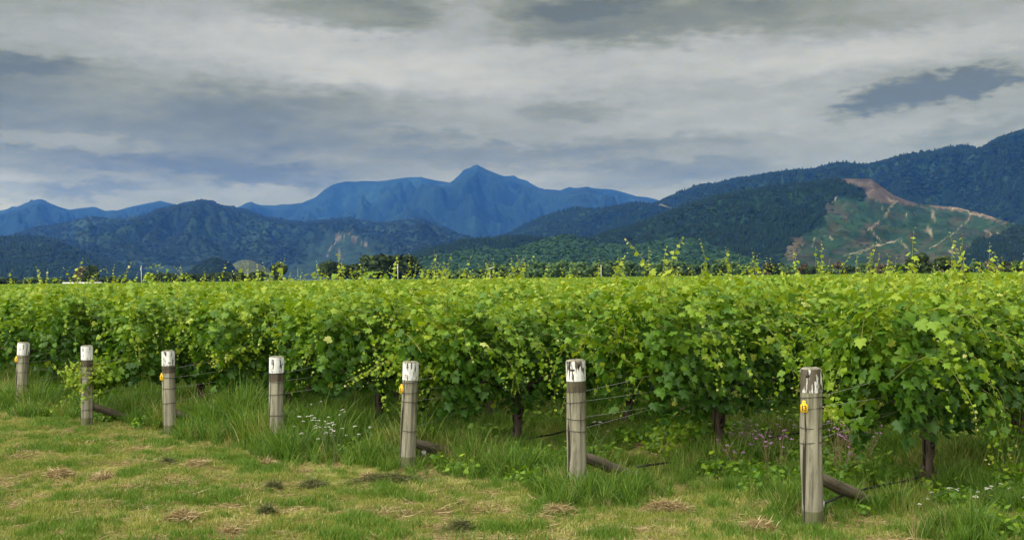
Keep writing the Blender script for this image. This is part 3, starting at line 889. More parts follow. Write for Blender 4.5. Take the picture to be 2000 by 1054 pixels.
# white roof, frost fans, poles
def shed():
    c = at_dist(161, 548, 470)
    t = empty('packing_shed', (c[0], c[1], -0.55), math.radians(4)); tag(t, 'long low shed with a white roof behind the vines at the left', 'shed')
    m = MB(); m.box((0, 0, 0.95), (13.0, 5.0, 1.9)); m.build('wall', plain('shed_wall', (0.35, 0.36, 0.36), 0.7), t)
    m = MB()
    m.add([(-6.9, -2.9, 1.85), (6.9, -2.9, 1.85), (6.9, 0, 2.7), (-6.9, 0, 2.7), (-6.9, 2.9, 1.85), (6.9, 2.9, 1.85), (-6.9, -2.9, 1.75), (6.9, -2.9, 1.75), (6.9, 0, 2.6), (-6.9, 0, 2.6), (-6.9, 2.9, 1.75), (6.9, 2.9, 1.75)],
          (), [(0, 1, 2, 3), (3, 2, 5, 4), (6, 9, 8, 7), (9, 10, 11, 8), (0, 6, 7, 1), (4, 5, 11, 10), (0, 3, 9, 6), (3, 4, 10, 9), (1, 7, 8, 2), (2, 8, 11, 5)])
    m.build('roof', plain('white_roof', (0.55, 0.56, 0.58), 0.5, var=0.04, scale=1), t)


shed()


def frost_fan(px, hub_y, top, d, ang, label, rotor=True):
    b = at_dist(px, 540, d); zh = at_dist(px, hub_y, d)[2]
    t = empty('frost_fan', (b[0], b[1], 0), 0); tag(t, label, 'frost fan', 'frost fans in the vineyard')
    white = M['white_steel']
    m = MB(); m.tube([(0, 0, 0), (0, 0, zh * 0.5), (0, 0, zh)], [0.15, 0.12, 0.10], 10); m.build('tower', white, t, True)
    m = MB(); m.tube([(0, -0.5, zh), (0, 0.4, zh)], 0.22, 8); m.build('gearbox', white, t, True)
    L = max(0.8, at_dist(px, top, d)[2] - zh)
    for s in (-1, 1):
        u = np.array([math.cos(ang) * s, 0, math.sin(ang) * s]); w = np.array([-u[2], 0.0, u[0]])
        m = MB(); o = np.array([0, -0.55, zh])
        p = [o + u * 0.1 - w * 0.16, o + u * 0.1 + w * 0.16, o + u * L + w * 0.08, o + u * L - w * 0.08]
        q = [v + np.array([0, 0.07, 0]) for v in p]
        m.add(p + q, (), [(0, 1, 2, 3), (7, 6, 5, 4), (0, 4, 5, 1), (1, 5, 6, 2), (2, 6, 7, 3), (3, 7, 4, 0)])
        m.build('blade', white, t)


M['white_steel'] = plain('white_steel', (0.55, 0.56, 0.57), 0.4, var=0.05)
frost_fan(957, 524, 517, 420, 0.25, 'white frost fan with its blades level, near the centre of the tree line')
frost_fan(777, 521, 515, 420, 1.45, 'white frost fan in front of the dense dark clump of trees')
frost_fan(1174, 523, 517, 430, 1.65, 'white frost fan in front of the green broadleaf trees')
frost_fan(276, 524, 519, 560, 1.35, 'small far white frost fan beside the dark spur on the left')

# ------------------------------------------------------------------ grapevines
TPL = {}


def leaf_template(kind):
    if kind == 'hi':
        half = [(0.16, -0.13), (0.40, -0.08), (0.52, 0.16), (0.37, 0.28), (0.47, 0.58), (0.22, 0.60)]
        out = [(0.0, 0.02)] + half + [(0.0, 0.96)] + [(-x, y) for x, y in reversed(half)]
        v = [(0, 0.30, 0.03)] + [(x, y, -0.30 * abs(x) - 0.35 * max(0, y - 0.3) ** 2 + 0.07 * math.sin(11 * x + 8 * y)) for x, y in out]
        n = len(out)
        f = [(0, 1 + k, 1 + (k + 1) % n) for k in range(n)]
    elif kind == 'mid':
        out = [(0.0, 0.0), (0.42, -0.06), (0.50, 0.35), (0.30, 0.62), (0.0, 0.95), (-0.30, 0.62), (-0.50, 0.35), (-0.42, -0.06)]
        v = [(x, y, -0.30 * abs(x) - 0.15 * y * y) for x, y in out] + [(0, 0.35, 0.04)]
        f = [(8, k, (k + 1) % 8) for k in range(8)]
    else:
        v = [(0, -0.05, 0.02), (0.5, 0.3, -0.06), (0, 0.95, -0.06), (-0.5, 0.3, -0.06)]
        f = [(0, 1, 2), (0, 2, 3)]
    return np.array(v, float), np.array(f, np.int32)


for _k in ('hi', 'mid', 'low'):
    TPL[_k] = leaf_template(_k)


def unit(a):
    return a / (np.linalg.norm(a, axis=-1, keepdims=True) + 1e-9)


def leaf_frames(rng, pos, out, size, age, low):
    """orientation of each blade: faces outwards and up, tip hanging"""
    n = len(pos)
    up = np.array([0, 0, 1.0])
    nrm = unit(out * rng.uniform(0.35, 1.0, (n, 1)) + up * np.where(low, 0.45, 0.95)[:, None] * rng.uniform(0.5, 1.3, (n, 1)) + rng.normal(0, 0.38, (n, 3)))
    tip = out * 0.55 - up * 0.75 + rng.normal(0, 0.5, (n, 3))
    tip = unit(tip - nrm * np.sum(tip * nrm, -1, keepdims=True))
    side = np.cross(tip, nrm)
    return dict(pos=pos, side=side, tip=tip, nrm=nrm, size=size, age=age)


def grow(rng, p0, d0, length, droop, side, size0, step=0.062, wander=0.10, straight=0.35, zmin=0.12):
    step = step * 0.86
    n = max(4, int(length / step))
    p = np.array(p0, float); d = unit(np.array(d0, float))
    P = []
    for k in range(n):
        P.append(p.copy())
        f = k / n
        g = droop * max(0.0, (f - straight) / (1 - straight)) ** 1.2
        d = unit(d + rng.normal(0, wander, 3) + np.array([0, side * 0.10 * g, -0.30 * g]))
        p = p + d * step
        p[2] = max(p[2], zmin)
    return np.array(P)


def shoot_leaves(rng, P, side, size0, young=0.0):
    n = len(P)
    f = np.arange(n) / max(1, n - 1)
    tan = unit(np.gradient(P, axis=0))
    alt = np.where(np.arange(n) % 2 == 0, 1.0, -1.0)[:, None]
    lat = unit(np.cross(tan, rng.normal(0, 0.4, (n, 3)) + np.array([0.3, 0, 0.5])))
    out = unit(lat * alt + np.array([0, side * 0.8, 0.1]) + rng.normal(0, 0.35, (n, 3)))
    size = size0 * (1 - 0.78 * f ** 2.2) * rng.uniform(0.55, 1.25, n)
    age = np.clip(0.27 + rng.normal(0, 0.10) + 0.20 * np.clip(P[:, 2] - 1.2, -0.5, 0.9) + 0.50 * f ** 2.0 + young + rng.normal(0, 0.10, n), 0, 0.93)  # also paler with height: the lit canopy top is painted into the colour
    tipw = (f > 0.93)
    age = np.where(tipw & (rng.random(n) < 0.6), rng.uniform(0.9, 1.0, n), age)
    pos = P + out * (0.055 * size / 0.12)[:, None]
    return pos, out, size, age


def gen_vine(seed, L=2.0, dens=1.0, fill=1.0, height=1.0, tall=3, extra=(), low_leaf=1.0, cut=None):
    """cut: keep only shoots from x > cut (used at a row end)"""
    rng = np.random.default_rng(seed)
    pos, out, size, age = [], [], [], []
    stems = []

    def put(P, side, s0, young=0.0, stem=False):
        a, b, c, d = shoot_leaves(rng, P, side, s0, young)
        pos.append(a); out.append(b); size.append(c); age.append(d)
        if stem: stems.append(P)
    hx = L / 2 + 0.12
    x0 = -hx if cut is None else cut
    for k in range(int(34 * dens)):
        x = rng.uniform(x0, hx); s = rng.choice([-1, 1])
        put(grow(rng, (x, rng.normal(0, 0.10), rng.uniform(0.9, 1.15) * height), (rng.normal(0, 0.2), s * rng.uniform(0.0, 0.35), 1), rng.uniform(0.7, 1.15) * height, 0.8, s, 0, straight=0.55), s, rng.uniform(0.088, 0.12), 0.06)
    for k in range(int(66 * dens)):
        x = rng.uniform(x0, hx); s = rng.choice([-1, 1])
        put(grow(rng, (x, s * 0.08, rng.uniform(0.95, 1.5) * height), (rng.normal(0, 0.35), s * rng.uniform(0.5, 1.2), rng.uniform(0.5, 1.0)), rng.uniform(0.9, 1.6), rng.uniform(1.3, 2.6), s, 0, straight=0.12, zmin=rng.uniform(0.45, 0.72)), s, rng.uniform(0.088, 0.12), 0.0, k % 4 == 0)
    for k in range(int(tall)):
        x = rng.uniform(x0, hx); s = rng.choice([-1, 1])
        put(grow(rng, (x, rng.normal(0, 0.14), 1.35 * height), (rng.normal(0, 0.16), rng.normal(0, 0.16), 1), rng.uniform(0.6, 1.2), 0.35, s, 0, step=0.055, wander=0.06, straight=0.7), s, 0.105, 0.2, True)
    for (P, s0, young) in extra:
        P = np.array(P, float)
        tt = np.linspace(0, 1, len(P)); m = max(6, int(np.sum(np.linalg.norm(np.diff(P, axis=0), axis=1)) / 0.055))
        Q = np.stack([np.interp(np.linspace(0, 1, m), tt, P[:, c]) for c in range(3)], -1) + np.cumsum(rng.normal(0, 0.008, (m, 3)), 0)
        for c in range(6):
            off = rng.normal(0, 0.075, 3) * (c > 0)
            put(Q + off + np.cumsum(rng.normal(0, 0.006, (m, 3)), 0), rng.choice([-1, 1]) * 0.5, s0 * rng.uniform(0.72, 0.92), young + rng.normal(0, 0.06), c < 2)
    # leaves that close the walls of the canopy
    n = int(1000 * fill * (1 if cut is None else (hx - cut) / (2 * hx)))
    s = rng.choice([-1.0, 1.0], n)
    z = rng.triangular(0.50, 0.82, 1.8, n) * height
    w = 0.41 - 0.20 * np.abs((z / height - 1.1) / 0.75) ** 2
    x = rng.uniform(x0, hx, n)
    w = w * (0.75 + 0.5 * vnoise(x * 2.2, z * 2.2 + s * 7, seed % 97))
    pos.append(np.stack([x, s * w * rng.uniform(0.55, 1.05, n), z], -1))
    out.append(unit(np.stack([rng.normal(0, 0.35, n), s, rng.normal(0.05, 0.25, n)], -1)))
    size.append(rng.uniform(0.055, 0.13, n)); age.append(np.clip(rng.normal(0.24, 0.13, n) + (z / height - 1.2) * 0.35, 0, 0.85))  # wall leaves paler upward, light from above put into their colour
    n = int(170 * fill)                                   # closes the top
    x = rng.uniform(x0, hx, n); y = rng.uniform(-0.32, 0.32, n)
    pos.append(np.stack([x, y, (1.68 - 0.6 * y * y + rng.normal(0, 0.10, n)) * height], -1))
    out.append(unit(np.stack([rng.normal(0, 0.5, n), np.sign(y), rng.uniform(0.2, 0.9, n)], -1)))
    size.append(rng.uniform(0.07, 0.12, n)); age.append(np.clip(rng.normal(0.62, 0.14, n), 0, 0.95))  # paler than the walls: brightness of the lit top painted in
    pos = np.concatenate(pos); out = np.concatenate(out); size = np.concatenate(size); age = np.concatenate(age)
    age = np.where((rng.random(len(age)) < 0.012) & (pos[:, 2] < 1.5), 0.93, age)      # a yellowing leaf here and there
    ok = rng.random(len(pos)) < low_leaf
    pos, out, size, age = pos[ok], out[ok], size[ok], age[ok]
    return leaf_frames(rng, pos, out, size, age, pos[:, 2] < 1.35 * height), stems


def leaf_mesh(fr, kind, sel=None, name='foliage', grow_size=1.0):
    if sel is not None:
        fr = {k: v[sel] for k, v in fr.items()}
    v, f = TPL[kind]; n = len(fr['pos']); m = len(v)
    s = fr['size'][:, None, None] * grow_size
    V = fr['pos'][:, None] + s * (v[None, :, 0:1] * fr['side'][:, None] + v[None, :, 1:2] * fr['tip'][:, None] + v[None, :, 2:3] * fr['nrm'][:, None])
    Fc = f[None] + (np.arange(n) * m)[:, None, None]
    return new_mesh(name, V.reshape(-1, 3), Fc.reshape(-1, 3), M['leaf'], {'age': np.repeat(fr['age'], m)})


LEAF_OBJ = []
for _k in range(12):
    _v, _f = TPL['hi']
    _a = (_k + 0.5) / 12
    LEAF_OBJ.append(new_mesh('leaf', _v, _f, M['leaf'], {'age': np.full(len(_v), _a)}))


def trunk_pieces(seed, front=False):
    rng = np.random.default_rng(seed)
    lean = rng.normal(0, 0.10, 2)
    h = rng.uniform(0.62, 0.78)
    P = np.array([(0, 0, -0.1), (lean[0] * 0.2, lean[1] * 0.2, 0.12), (lean[0] * 0.9, lean[1] * 0.6, 0.32), (lean[0] * 1.1, lean[1] * 0.8, 0.5), (lean[0] * 0.7, lean[1] * 0.6, h)])
    P = np.stack([np.interp(np.linspace(0, 4, 17), np.arange(5), P[:, c]) for c in range(3)], -1); P[:, :2] += np.cumsum(rng.normal(0, 0.006, (17, 2)), 0)
    r = np.interp(np.linspace(0, 1, 17), [0, 0.2, 0.6, 1.0], [0.085, 0.06, 0.058, 0.075]) * rng.uniform(0.85, 1.15, 17)
    mb = MB(); mb.tube(P, r, 10, True, 0.13, rng)
    tm = mb.mesh('trunk', M['bark'])
    arms = []
    for s in (-1, 1):
        e = P[-1]
        Q = np.array([e - np.array([0, 0, 0.05]), e + (s * 0.15, 0, 0.08), e + (s * 0.42, rng.normal(0, 0.03), 0.17), e + (s * 0.75, rng.normal(0, 0.03), 0.20), (s * 1.02, 0, 0.93)])
        Q = np.stack([np.interp(np.linspace(0, 4, 13), np.arange(5), Q[:, c]) for c in range(3)], -1); Q += rng.normal(0, 0.008, Q.shape)
        mb = MB(); mb.tube(Q, np.linspace(0.05, 0.018, 13) * rng.uniform(0.85, 1.2, 13), 8, True, 0.12, rng)
        arms.append(mb.mesh('cordon', M['bark']))
    return tm, arms


TR = [trunk_pieces(300 + k) for k in range(5)]
VAR_MID = []
for _k in range(7):
    _fr, _st = gen_vine(500 + _k, height=[1.05, 0.99, 1.09, 1.04, 0.94, 1.06, 1.0][_k], tall=[9, 6, 12, 7, 5, 10, 6][_k], dens=[0.95, 0.7, 0.9, 0.8, 0.65, 0.9, 0.75][_k], fill=[1.0, 0.8, 1.0, 0.9, 0.75, 1.0, 0.85][_k])
    VAR_MID.append(leaf_mesh(_fr, 'mid'))
VAR_FAR = []
for _k in range(4):
    _fr, _st = gen_vine(540 + _k, height=[0.95, 0.92, 0.97, 0.90][_k], tall=[2, 1, 3, 1][_k], dens=0.8, fill=0.8)
    VAR_FAR.append(leaf_mesh(_fr, 'mid'))
VAR_LOW = []
for _k in range(5):
    _fr, _st = gen_vine(560 + _k, height=[0.90, 0.88, 0.92, 0.86, 0.89][_k], tall=0, dens=0.55, fill=0.6)
    VAR_LOW.append(leaf_mesh(_fr, 'low', grow_size=1.35))

# posts: number -> (bearing in the photograph, depth, top, width)
POSTS = {13: (1580, 10.28, 715, 0.172, 'paint_worn'), 12: (1122, 11.94, 700, 0.178, 'paint_mid'), 11: (791, 13.59, 703, 0.165, 'paint_mid'), 10: (536, 15.25, 694, 0.176, 'paint_good'),
         9: (329, 16.9, 683, 0.168, 'paint_mid'), 8: (167, 17.7, 673, 0.163, 'paint_good'), 7: (38, 20.2, 667, 0.180, 'paint_good')}


def ground_at(px, depth):
    """point on the ground at that bearing and depth along the view"""
    r = ray(px, 536.0)
    k = depth / r[1]
    x, y = r[0] * k, r[1] * k
    return np.array([x, y, float(ground_z(x, y))])


PXY = {n: ground_at(p[0], p[1]) for n, p in POSTS.items()}


def row_point(n, t):
    """n: row number as on the posts; t: metres from the post along the row"""
    if n in PXY:
        b = PXY[n][:2]
        w = min(1.0, t / 12.0)
        q = LINE0 + LINE_D * (13 - n)
        b = b * (1 - w) + q * w
    else:
        b = LINE0 + LINE_D * (13 - n)
    p = b + ROW_U * t
    return p


POST_SAY = {13: 'the post tagged 13', 12: 'the second post from the right', 11: 'the tagged post near the middle', 10: 'the fourth post from the left',
            9: 'the third post from the left', 8: 'the post wrapped in leaves', 7: 'the leftmost post'}
FIRST_T = {13: 2.14, 12: 2.37, 11: 1.75, 10: 1.65, 9: 2.0, 8: 1.9, 7: 1.9}
CUT = {13: -1.15, 12: -1.6, 11: -1.5, 10: -1.3, 9: -1.5, 8: -1.45, 7: -1.5}
# shoots that sprawl from the row end towards the post: points in the vine's own axes (x along the row, away from the post)
EXTRA = {
    13: [([(-0.9, 0.1, 0.95), (-1.25, 0.1, 0.92), (-1.55, 0.06, 0.98), (-1.8, 0.05, 1.02)], 0.12, 0.22), ([(-0.6, 0.2, 1.3), (-0.95, 0.25, 1.35), (-1.1, 0.3, 1.1), (-1.1, 0.3, 0.7)], 0.13, 0.05),
         ([(0.2, -0.3, 1.1), (0.3, -0.55, 0.9), (0.3, -0.6, 0.55), (0.25, -0.6, 0.3)], 0.13, 0.0), ([(-0.7, 0.1, 1.2), (-0.95, 0.0, 1.4), (-1.05, 0.0, 1.65)], 0.12, 0.2),
         ([(0.8, -0.3, 1.1), (0.9, -0.6, 0.85), (0.95, -0.6, 0.5), (0.9, -0.62, 0.3)], 0.13, 0.05), ([(-0.3, 0.15, 1.0), (-0.5, 0.35, 0.8), (-0.5, 0.4, 0.5), (-0.45, 0.4, 0.35)], 0.13, 0.0)],
    12: [([(0.0, 0.1, 0.6), (-0.2, 0.3, 0.5), (-0.35, 0.4, 0.3), (-0.4, 0.45, 0.15)], 0.12, 0.15), ([(0.1, 0.0, 0.5), (0.1, 0.4, 0.45), (0.1, 0.55, 0.25)], 0.12, 0.1), ([(-0.2, 0.1, 0.3), (-0.5, 0.2, 0.35), (-0.6, 0.3, 0.15)], 0.12, 0.2),
         ([(0.3, 0.2, 0.35), (0.4, 0.4, 0.35), (0.5, 0.5, 0.2)], 0.12, 0.15), ([(-0.9, 0.1, 1.2), (-1.25, 0.15, 1.45), (-1.4, 0.2, 1.55)], 0.13, 0.2), ([(-0.9, 0.1, 1.1), (-1.2, 0.2, 1.15), (-1.3, 0.25, 0.9)], 0.13, 0.1)],
    11: [([(-0.6, 0.0, 1.3), (-1.0, 0.1, 1.4), (-1.35, 0.2, 1.35), (-1.5, 0.3, 1.1), (-1.5, 0.3, 0.85), (-1.48, 0.3, 0.6)], 0.12, 0.25), ([(-0.5, 0.1, 1.3), (-1.0, 0.25, 1.35), (-1.4, 0.4, 1.2), (-1.75, 0.5, 1.15), (-2.1, 0.6, 1.0)], 0.11, 0.3),
         ([(-0.5, -0.1, 1.2), (-0.9, -0.1, 1.3), (-1.2, -0.1, 1.15), (-1.3, -0.1, 0.9)], 0.12, 0.15), ([(-0.5, 0.2, 1.2), (-0.8, 0.5, 1.2), (-1.1, 0.6, 1.0), (-1.2, 0.6, 0.75)], 0.12, 0.15),
         ([(-0.6, 0.0, 1.3), (-1.0, 0.0, 1.6), (-1.3, 0.0, 1.65), (-1.5, 0.1, 1.5)], 0.12, 0.25), ([(-0.4, -0.2, 1.1), (-0.6, -0.5, 1.0), (-0.7, -0.6, 0.8)], 0.12, 0.1),
         ([(-0.6, 0.1, 1.25), (-1.1, 0.2, 1.25), (-1.4, 0.2, 1.05), (-1.55, 0.2, 0.95)], 0.12, 0.2)],
    10: [([(-0.6, 0.0, 1.3), (-1.0, -0.1, 1.35), (-1.25, -0.2, 1.15), (-1.3, -0.2, 0.95)], 0.12, 0.15), ([(-0.5, 0.1, 1.2), (-0.9, 0.3, 1.2), (-1.1, 0.4, 1.0)], 0.12, 0.1), ([(-0.2, -0.3, 1.2), (-0.2, -0.9, 1.15), (-0.25, -1.3, 0.95), (-0.3, -1.6, 0.95)], 0.11, 0.3)],
    9: [([(-0.6, -0.1, 1.2), (-0.95, -0.15, 1.2), (-1.25, -0.2, 1.1), (-1.35, -0.2, 0.88)], 0.13, 0.35), ([(-0.6, -0.1, 1.1), (-1.0, -0.3, 1.15), (-1.35, -0.35, 1.1), (-1.5, -0.4, 1.0)], 0.13, 0.38),
        ([(-0.6, -0.2, 1.0), (-0.9, -0.3, 0.95), (-1.05, -0.35, 0.72)], 0.12, 0.3), ([(-0.6, 0.0, 1.2), (-0.9, -0.2, 1.2), (-1.15, -0.3, 1.0), (-1.2, -0.3, 0.8)], 0.13, 0.3)],
    8: [([(-0.9, 0.0, 0.95), (-1.4, 0.1, 0.85), (-1.8, 0.15, 0.8), (-2.05, 0.25, 0.6)], 0.11, 0.25), ([(-1.0, 0.0, 0.9), (-1.5, 0.0, 0.75), (-1.9, -0.1, 0.7), (-2.1, -0.15, 0.85)], 0.11, 0.3), ([(-1.2, 0.0, 0.8), (-1.7, 0.15, 0.7), (-2.05, 0.2, 0.75), (-2.15, 0.25, 0.9)], 0.11, 0.25),
        ([(-1.3, 0.0, 0.8), (-1.7, -0.15, 0.65), (-2.05, -0.2, 0.6), (-2.1, -0.2, 0.5)], 0.11, 0.2), ([(-1.4, 0.0, 0.75), (-1.8, 0.1, 0.6), (-2.0, 0.15, 0.5)], 0.11, 0.15), ([(-1.3, -0.1, 0.8), (-1.6, -0.2, 0.75), (-1.85, -0.25, 0.8), (-1.95, -0.25, 0.95)], 0.11, 0.2)],
    7: [([(-0.6, 0.0, 1.2), (-1.0, 0.2, 1.3), (-1.3, 0.3, 1.1)], 0.12, 0.2)],
}
EXTRA[8] = EXTRA[8] * 2


def place_front_vine(n, k, seed, leaf_parts):
    t = FIRST_T[n] + 2.05 * k
    p = row_point(n, t)
    z = float(ground_z(p[0], p[1]))
    root = empty('grapevine', (p[0], p[1], z), ROW_A)
    if k == 0:
        lab = 'leafy grapevine at the row end right behind ' + POST_SAY[n]
    else:
        lab = '%s grapevine along the row behind %s' % (nth(k), POST_SAY[n])
    tag(root, lab, 'grapevine', 'grapevines at the row ends')
    fr, stems = gen_vine(seed, tall=15 if k else 10, extra=EXTRA.get(n, ()) if k == 0 else (), cut=CUT[n] if k == 0 else None,
                         height=1.06 + 0.025 * math.sin(seed) + (0.03 if n >= 12 else 0.0), dens=1.05, fill=1.1)
    tm, arms = TR[seed % 5]
    link('trunk', tm, root)
    for q, a in enumerate(arms):
        co = link('cordon', a, root)
        if k == 0 and q == 0: co.scale = (0.6, 1, 0.97)
    # the largest leaves on the side that faces the lawn are parts of their own
    toc = Matrix.Rotation(-ROW_A, 3, 'Z') @ Vector((-p[0], -p[1], 0.6)); toc = np.array(toc) / np.linalg.norm(toc)
    score = fr['pos'] @ toc * 1.0 + fr['size'] * 2.0 + (fr['nrm'] @ toc) * 0.12 - 0.1 * (fr['pos'][:, 2] < 0.5) - 0.25 * np.abs(fr['pos'][:, 0] + 0.2)
    order = np.argsort(-score)
    single = order[:leaf_parts]
    rest = np.ones(len(order), bool); rest[single] = False
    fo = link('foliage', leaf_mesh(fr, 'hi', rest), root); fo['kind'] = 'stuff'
    for i in single:
        o = bpy.data.objects.new('leaf', LEAF_OBJ[min(11, int(fr['age'][i] * 12))]); COL.objects.link(o); o.parent = root
        s = fr['size'][i]; a, b, c, q = fr['side'][i] * s, fr['tip'][i] * s, fr['nrm'][i] * s, fr['pos'][i]
        o.matrix_local = Matrix(((a[0], b[0], c[0], q[0]), (a[1], b[1], c[1], q[1]), (a[2], b[2], c[2], q[2]), (0, 0, 0, 1)))
    if stems:
        mb = MB()
        for P in stems:
            mb.tube(P[::2] if len(P) > 8 else P, np.linspace(0.0045, 0.002, len(P[::2] if len(P) > 8 else P)), 4, False)
        mb.build('shoots', M['shoot'], root)
    return root


used = set()
for n in (13, 12, 11, 10, 9, 8, 7):
    for k in range({13: 2, 12: 3, 11: 3, 10: 2, 9: 2, 8: 2, 7: 1}[n]):
        place_front_vine(n, k, 1000 + n * 10 + k, 220 if (k == 0 and n >= 9) else 130 if k <= 1 else 0)
        used.add((n, k))
# all other vines in view
cand = []
for n in range(13, -190, -1):
    kmax = 260
    for k in range(kmax):
        if (n, k) in used: continue
        t = FIRST_T.get(n, 1.9) + 2.05 * k
        p = row_point(n, t)
        if p[1] > 360: break
        if abs(p[0]) > 0.425 * p[1] + 1.5: continue
        cand.append((math.hypot(p[0], p[1]), n, k, p[0], p[1]))
cand.sort()
vrng = np.random.default_rng(77)
N_SINGLE = 284
for (d, n, k, x, y) in cand[:N_SINGLE]:
    flip = vrng.random() < 0.5
    root = empty('grapevine', (x, y, float(ground_z(x, y))), ROW_A + (math.pi if flip else 0) + vrng.normal(0, 0.02))
    root.scale = (1.0, vrng.uniform(0.9, 1.15), vrng.uniform(0.96, 1.03))
    if n in PXY:
        tag(root, '%s grapevine along the row behind %s' % (nth(k), POST_SAY[n]), 'grapevine', 'grapevines deeper along row %d' % n)
    else:
        tag(root, '%s grapevine along the %s row beyond the leftmost post' % (nth(k), nth(6 - n)), 'grapevine', 'grapevines beyond the leftmost post')
    vs = VAR_MID if d < 27 else VAR_FAR
    fo = link('foliage', vs[int(vrng.integers(0, len(vs)))], root); fo['kind'] = 'stuff'
    if d < 32:
        tm, arms = TR[int(vrng.integers(0, 5))]
        link('trunk', tm, root)
        for a in arms: link('cordon', a, root)
rest = np.array(cand[N_SINGLE:])
mN = len(rest)
flip = (vrng.random(mN) < 0.5) * math.pi
scatter('vineyard_rows', VAR_LOW, np.stack([rest[:, 3], rest[:, 4], 0 * rest[:, 3]], -1),
        np.stack([0 * flip, 0 * flip, ROW_A + flip], -1), np.stack([np.ones(mN), vrng.uniform(0.95, 1.2, mN), vrng.uniform(0.95, 1.04, mN)], -1),
        vrng.integers(0, len(VAR_LOW), mN), 'far rows of grapevines merging into a flat green field', 'vineyard')


# ------------------------------------------------------------------ row-end posts, tags, wires, braces, hoses
def tangent_frame(ang):
    return np.array([math.sin(ang), -math.cos(ang), 0.0]), np.array([math.cos(ang), math.sin(ang), 0.0])   # outward, across (to the right when facing the post)


def text_mesh(body, size, mat):
    cu = bpy.data.curves.new('number', 'FONT'); cu.body = body; cu.size = size; cu.align_x = 'CENTER'; cu.align_y = 'CENTER'; cu.extrude = 0.0006; cu.offset = size * 0.03
    ob = bpy.data.objects.new('number', cu); COL.objects.link(ob)
    dg = bpy.context.evaluated_depsgraph_get()
    me = bpy.data.meshes.new_from_object(ob.evaluated_get(dg))
    bpy.data.objects.remove(ob, do_unlink=True)
    me.materials.clear(); me.materials.append(mat)
    return me


WIRES = {13: [1.075, 0.985, 0.83, 0.70], 12: [1.03, 0.93, 0.77, 0.655], 11: [0.98, 0.87, 0.76, 0.45], 10: [0.92, 0.82, 0.66, 0.40], 9: [0.93, 0.80, 0.66, 0.45], 8: [0.90, 0.82, 0.70, 0.25], 7: [0.90, 0.80, 0.66, 0.45]}
LEAN = {13: (0.0, 0.0), 12: (0.0, 0.0), 11: (0.045, 0.02), 10: (0.012, 0.0), 9: (-0.012, 0.0), 8: (0.01, 0.0), 7: (0.05, 0.0)}
POST_LABEL = {13: 'weathered wooden end post with worn white top and yellow 13 tag', 12: 'second wooden end post from the right, white flaking top with black marks and no tag',
              11: 'grey end post near the middle with pale flaking top and yellow tag on its edge', 10: 'fourth end post from the left, clean white top with a small black mark',
              9: 'third end post from the left, white top and small yellow tag', 8: 'end post wrapped by a leafy vine shoot, second from the left', 7: 'leftmost end post with white top, leaning slightly'}


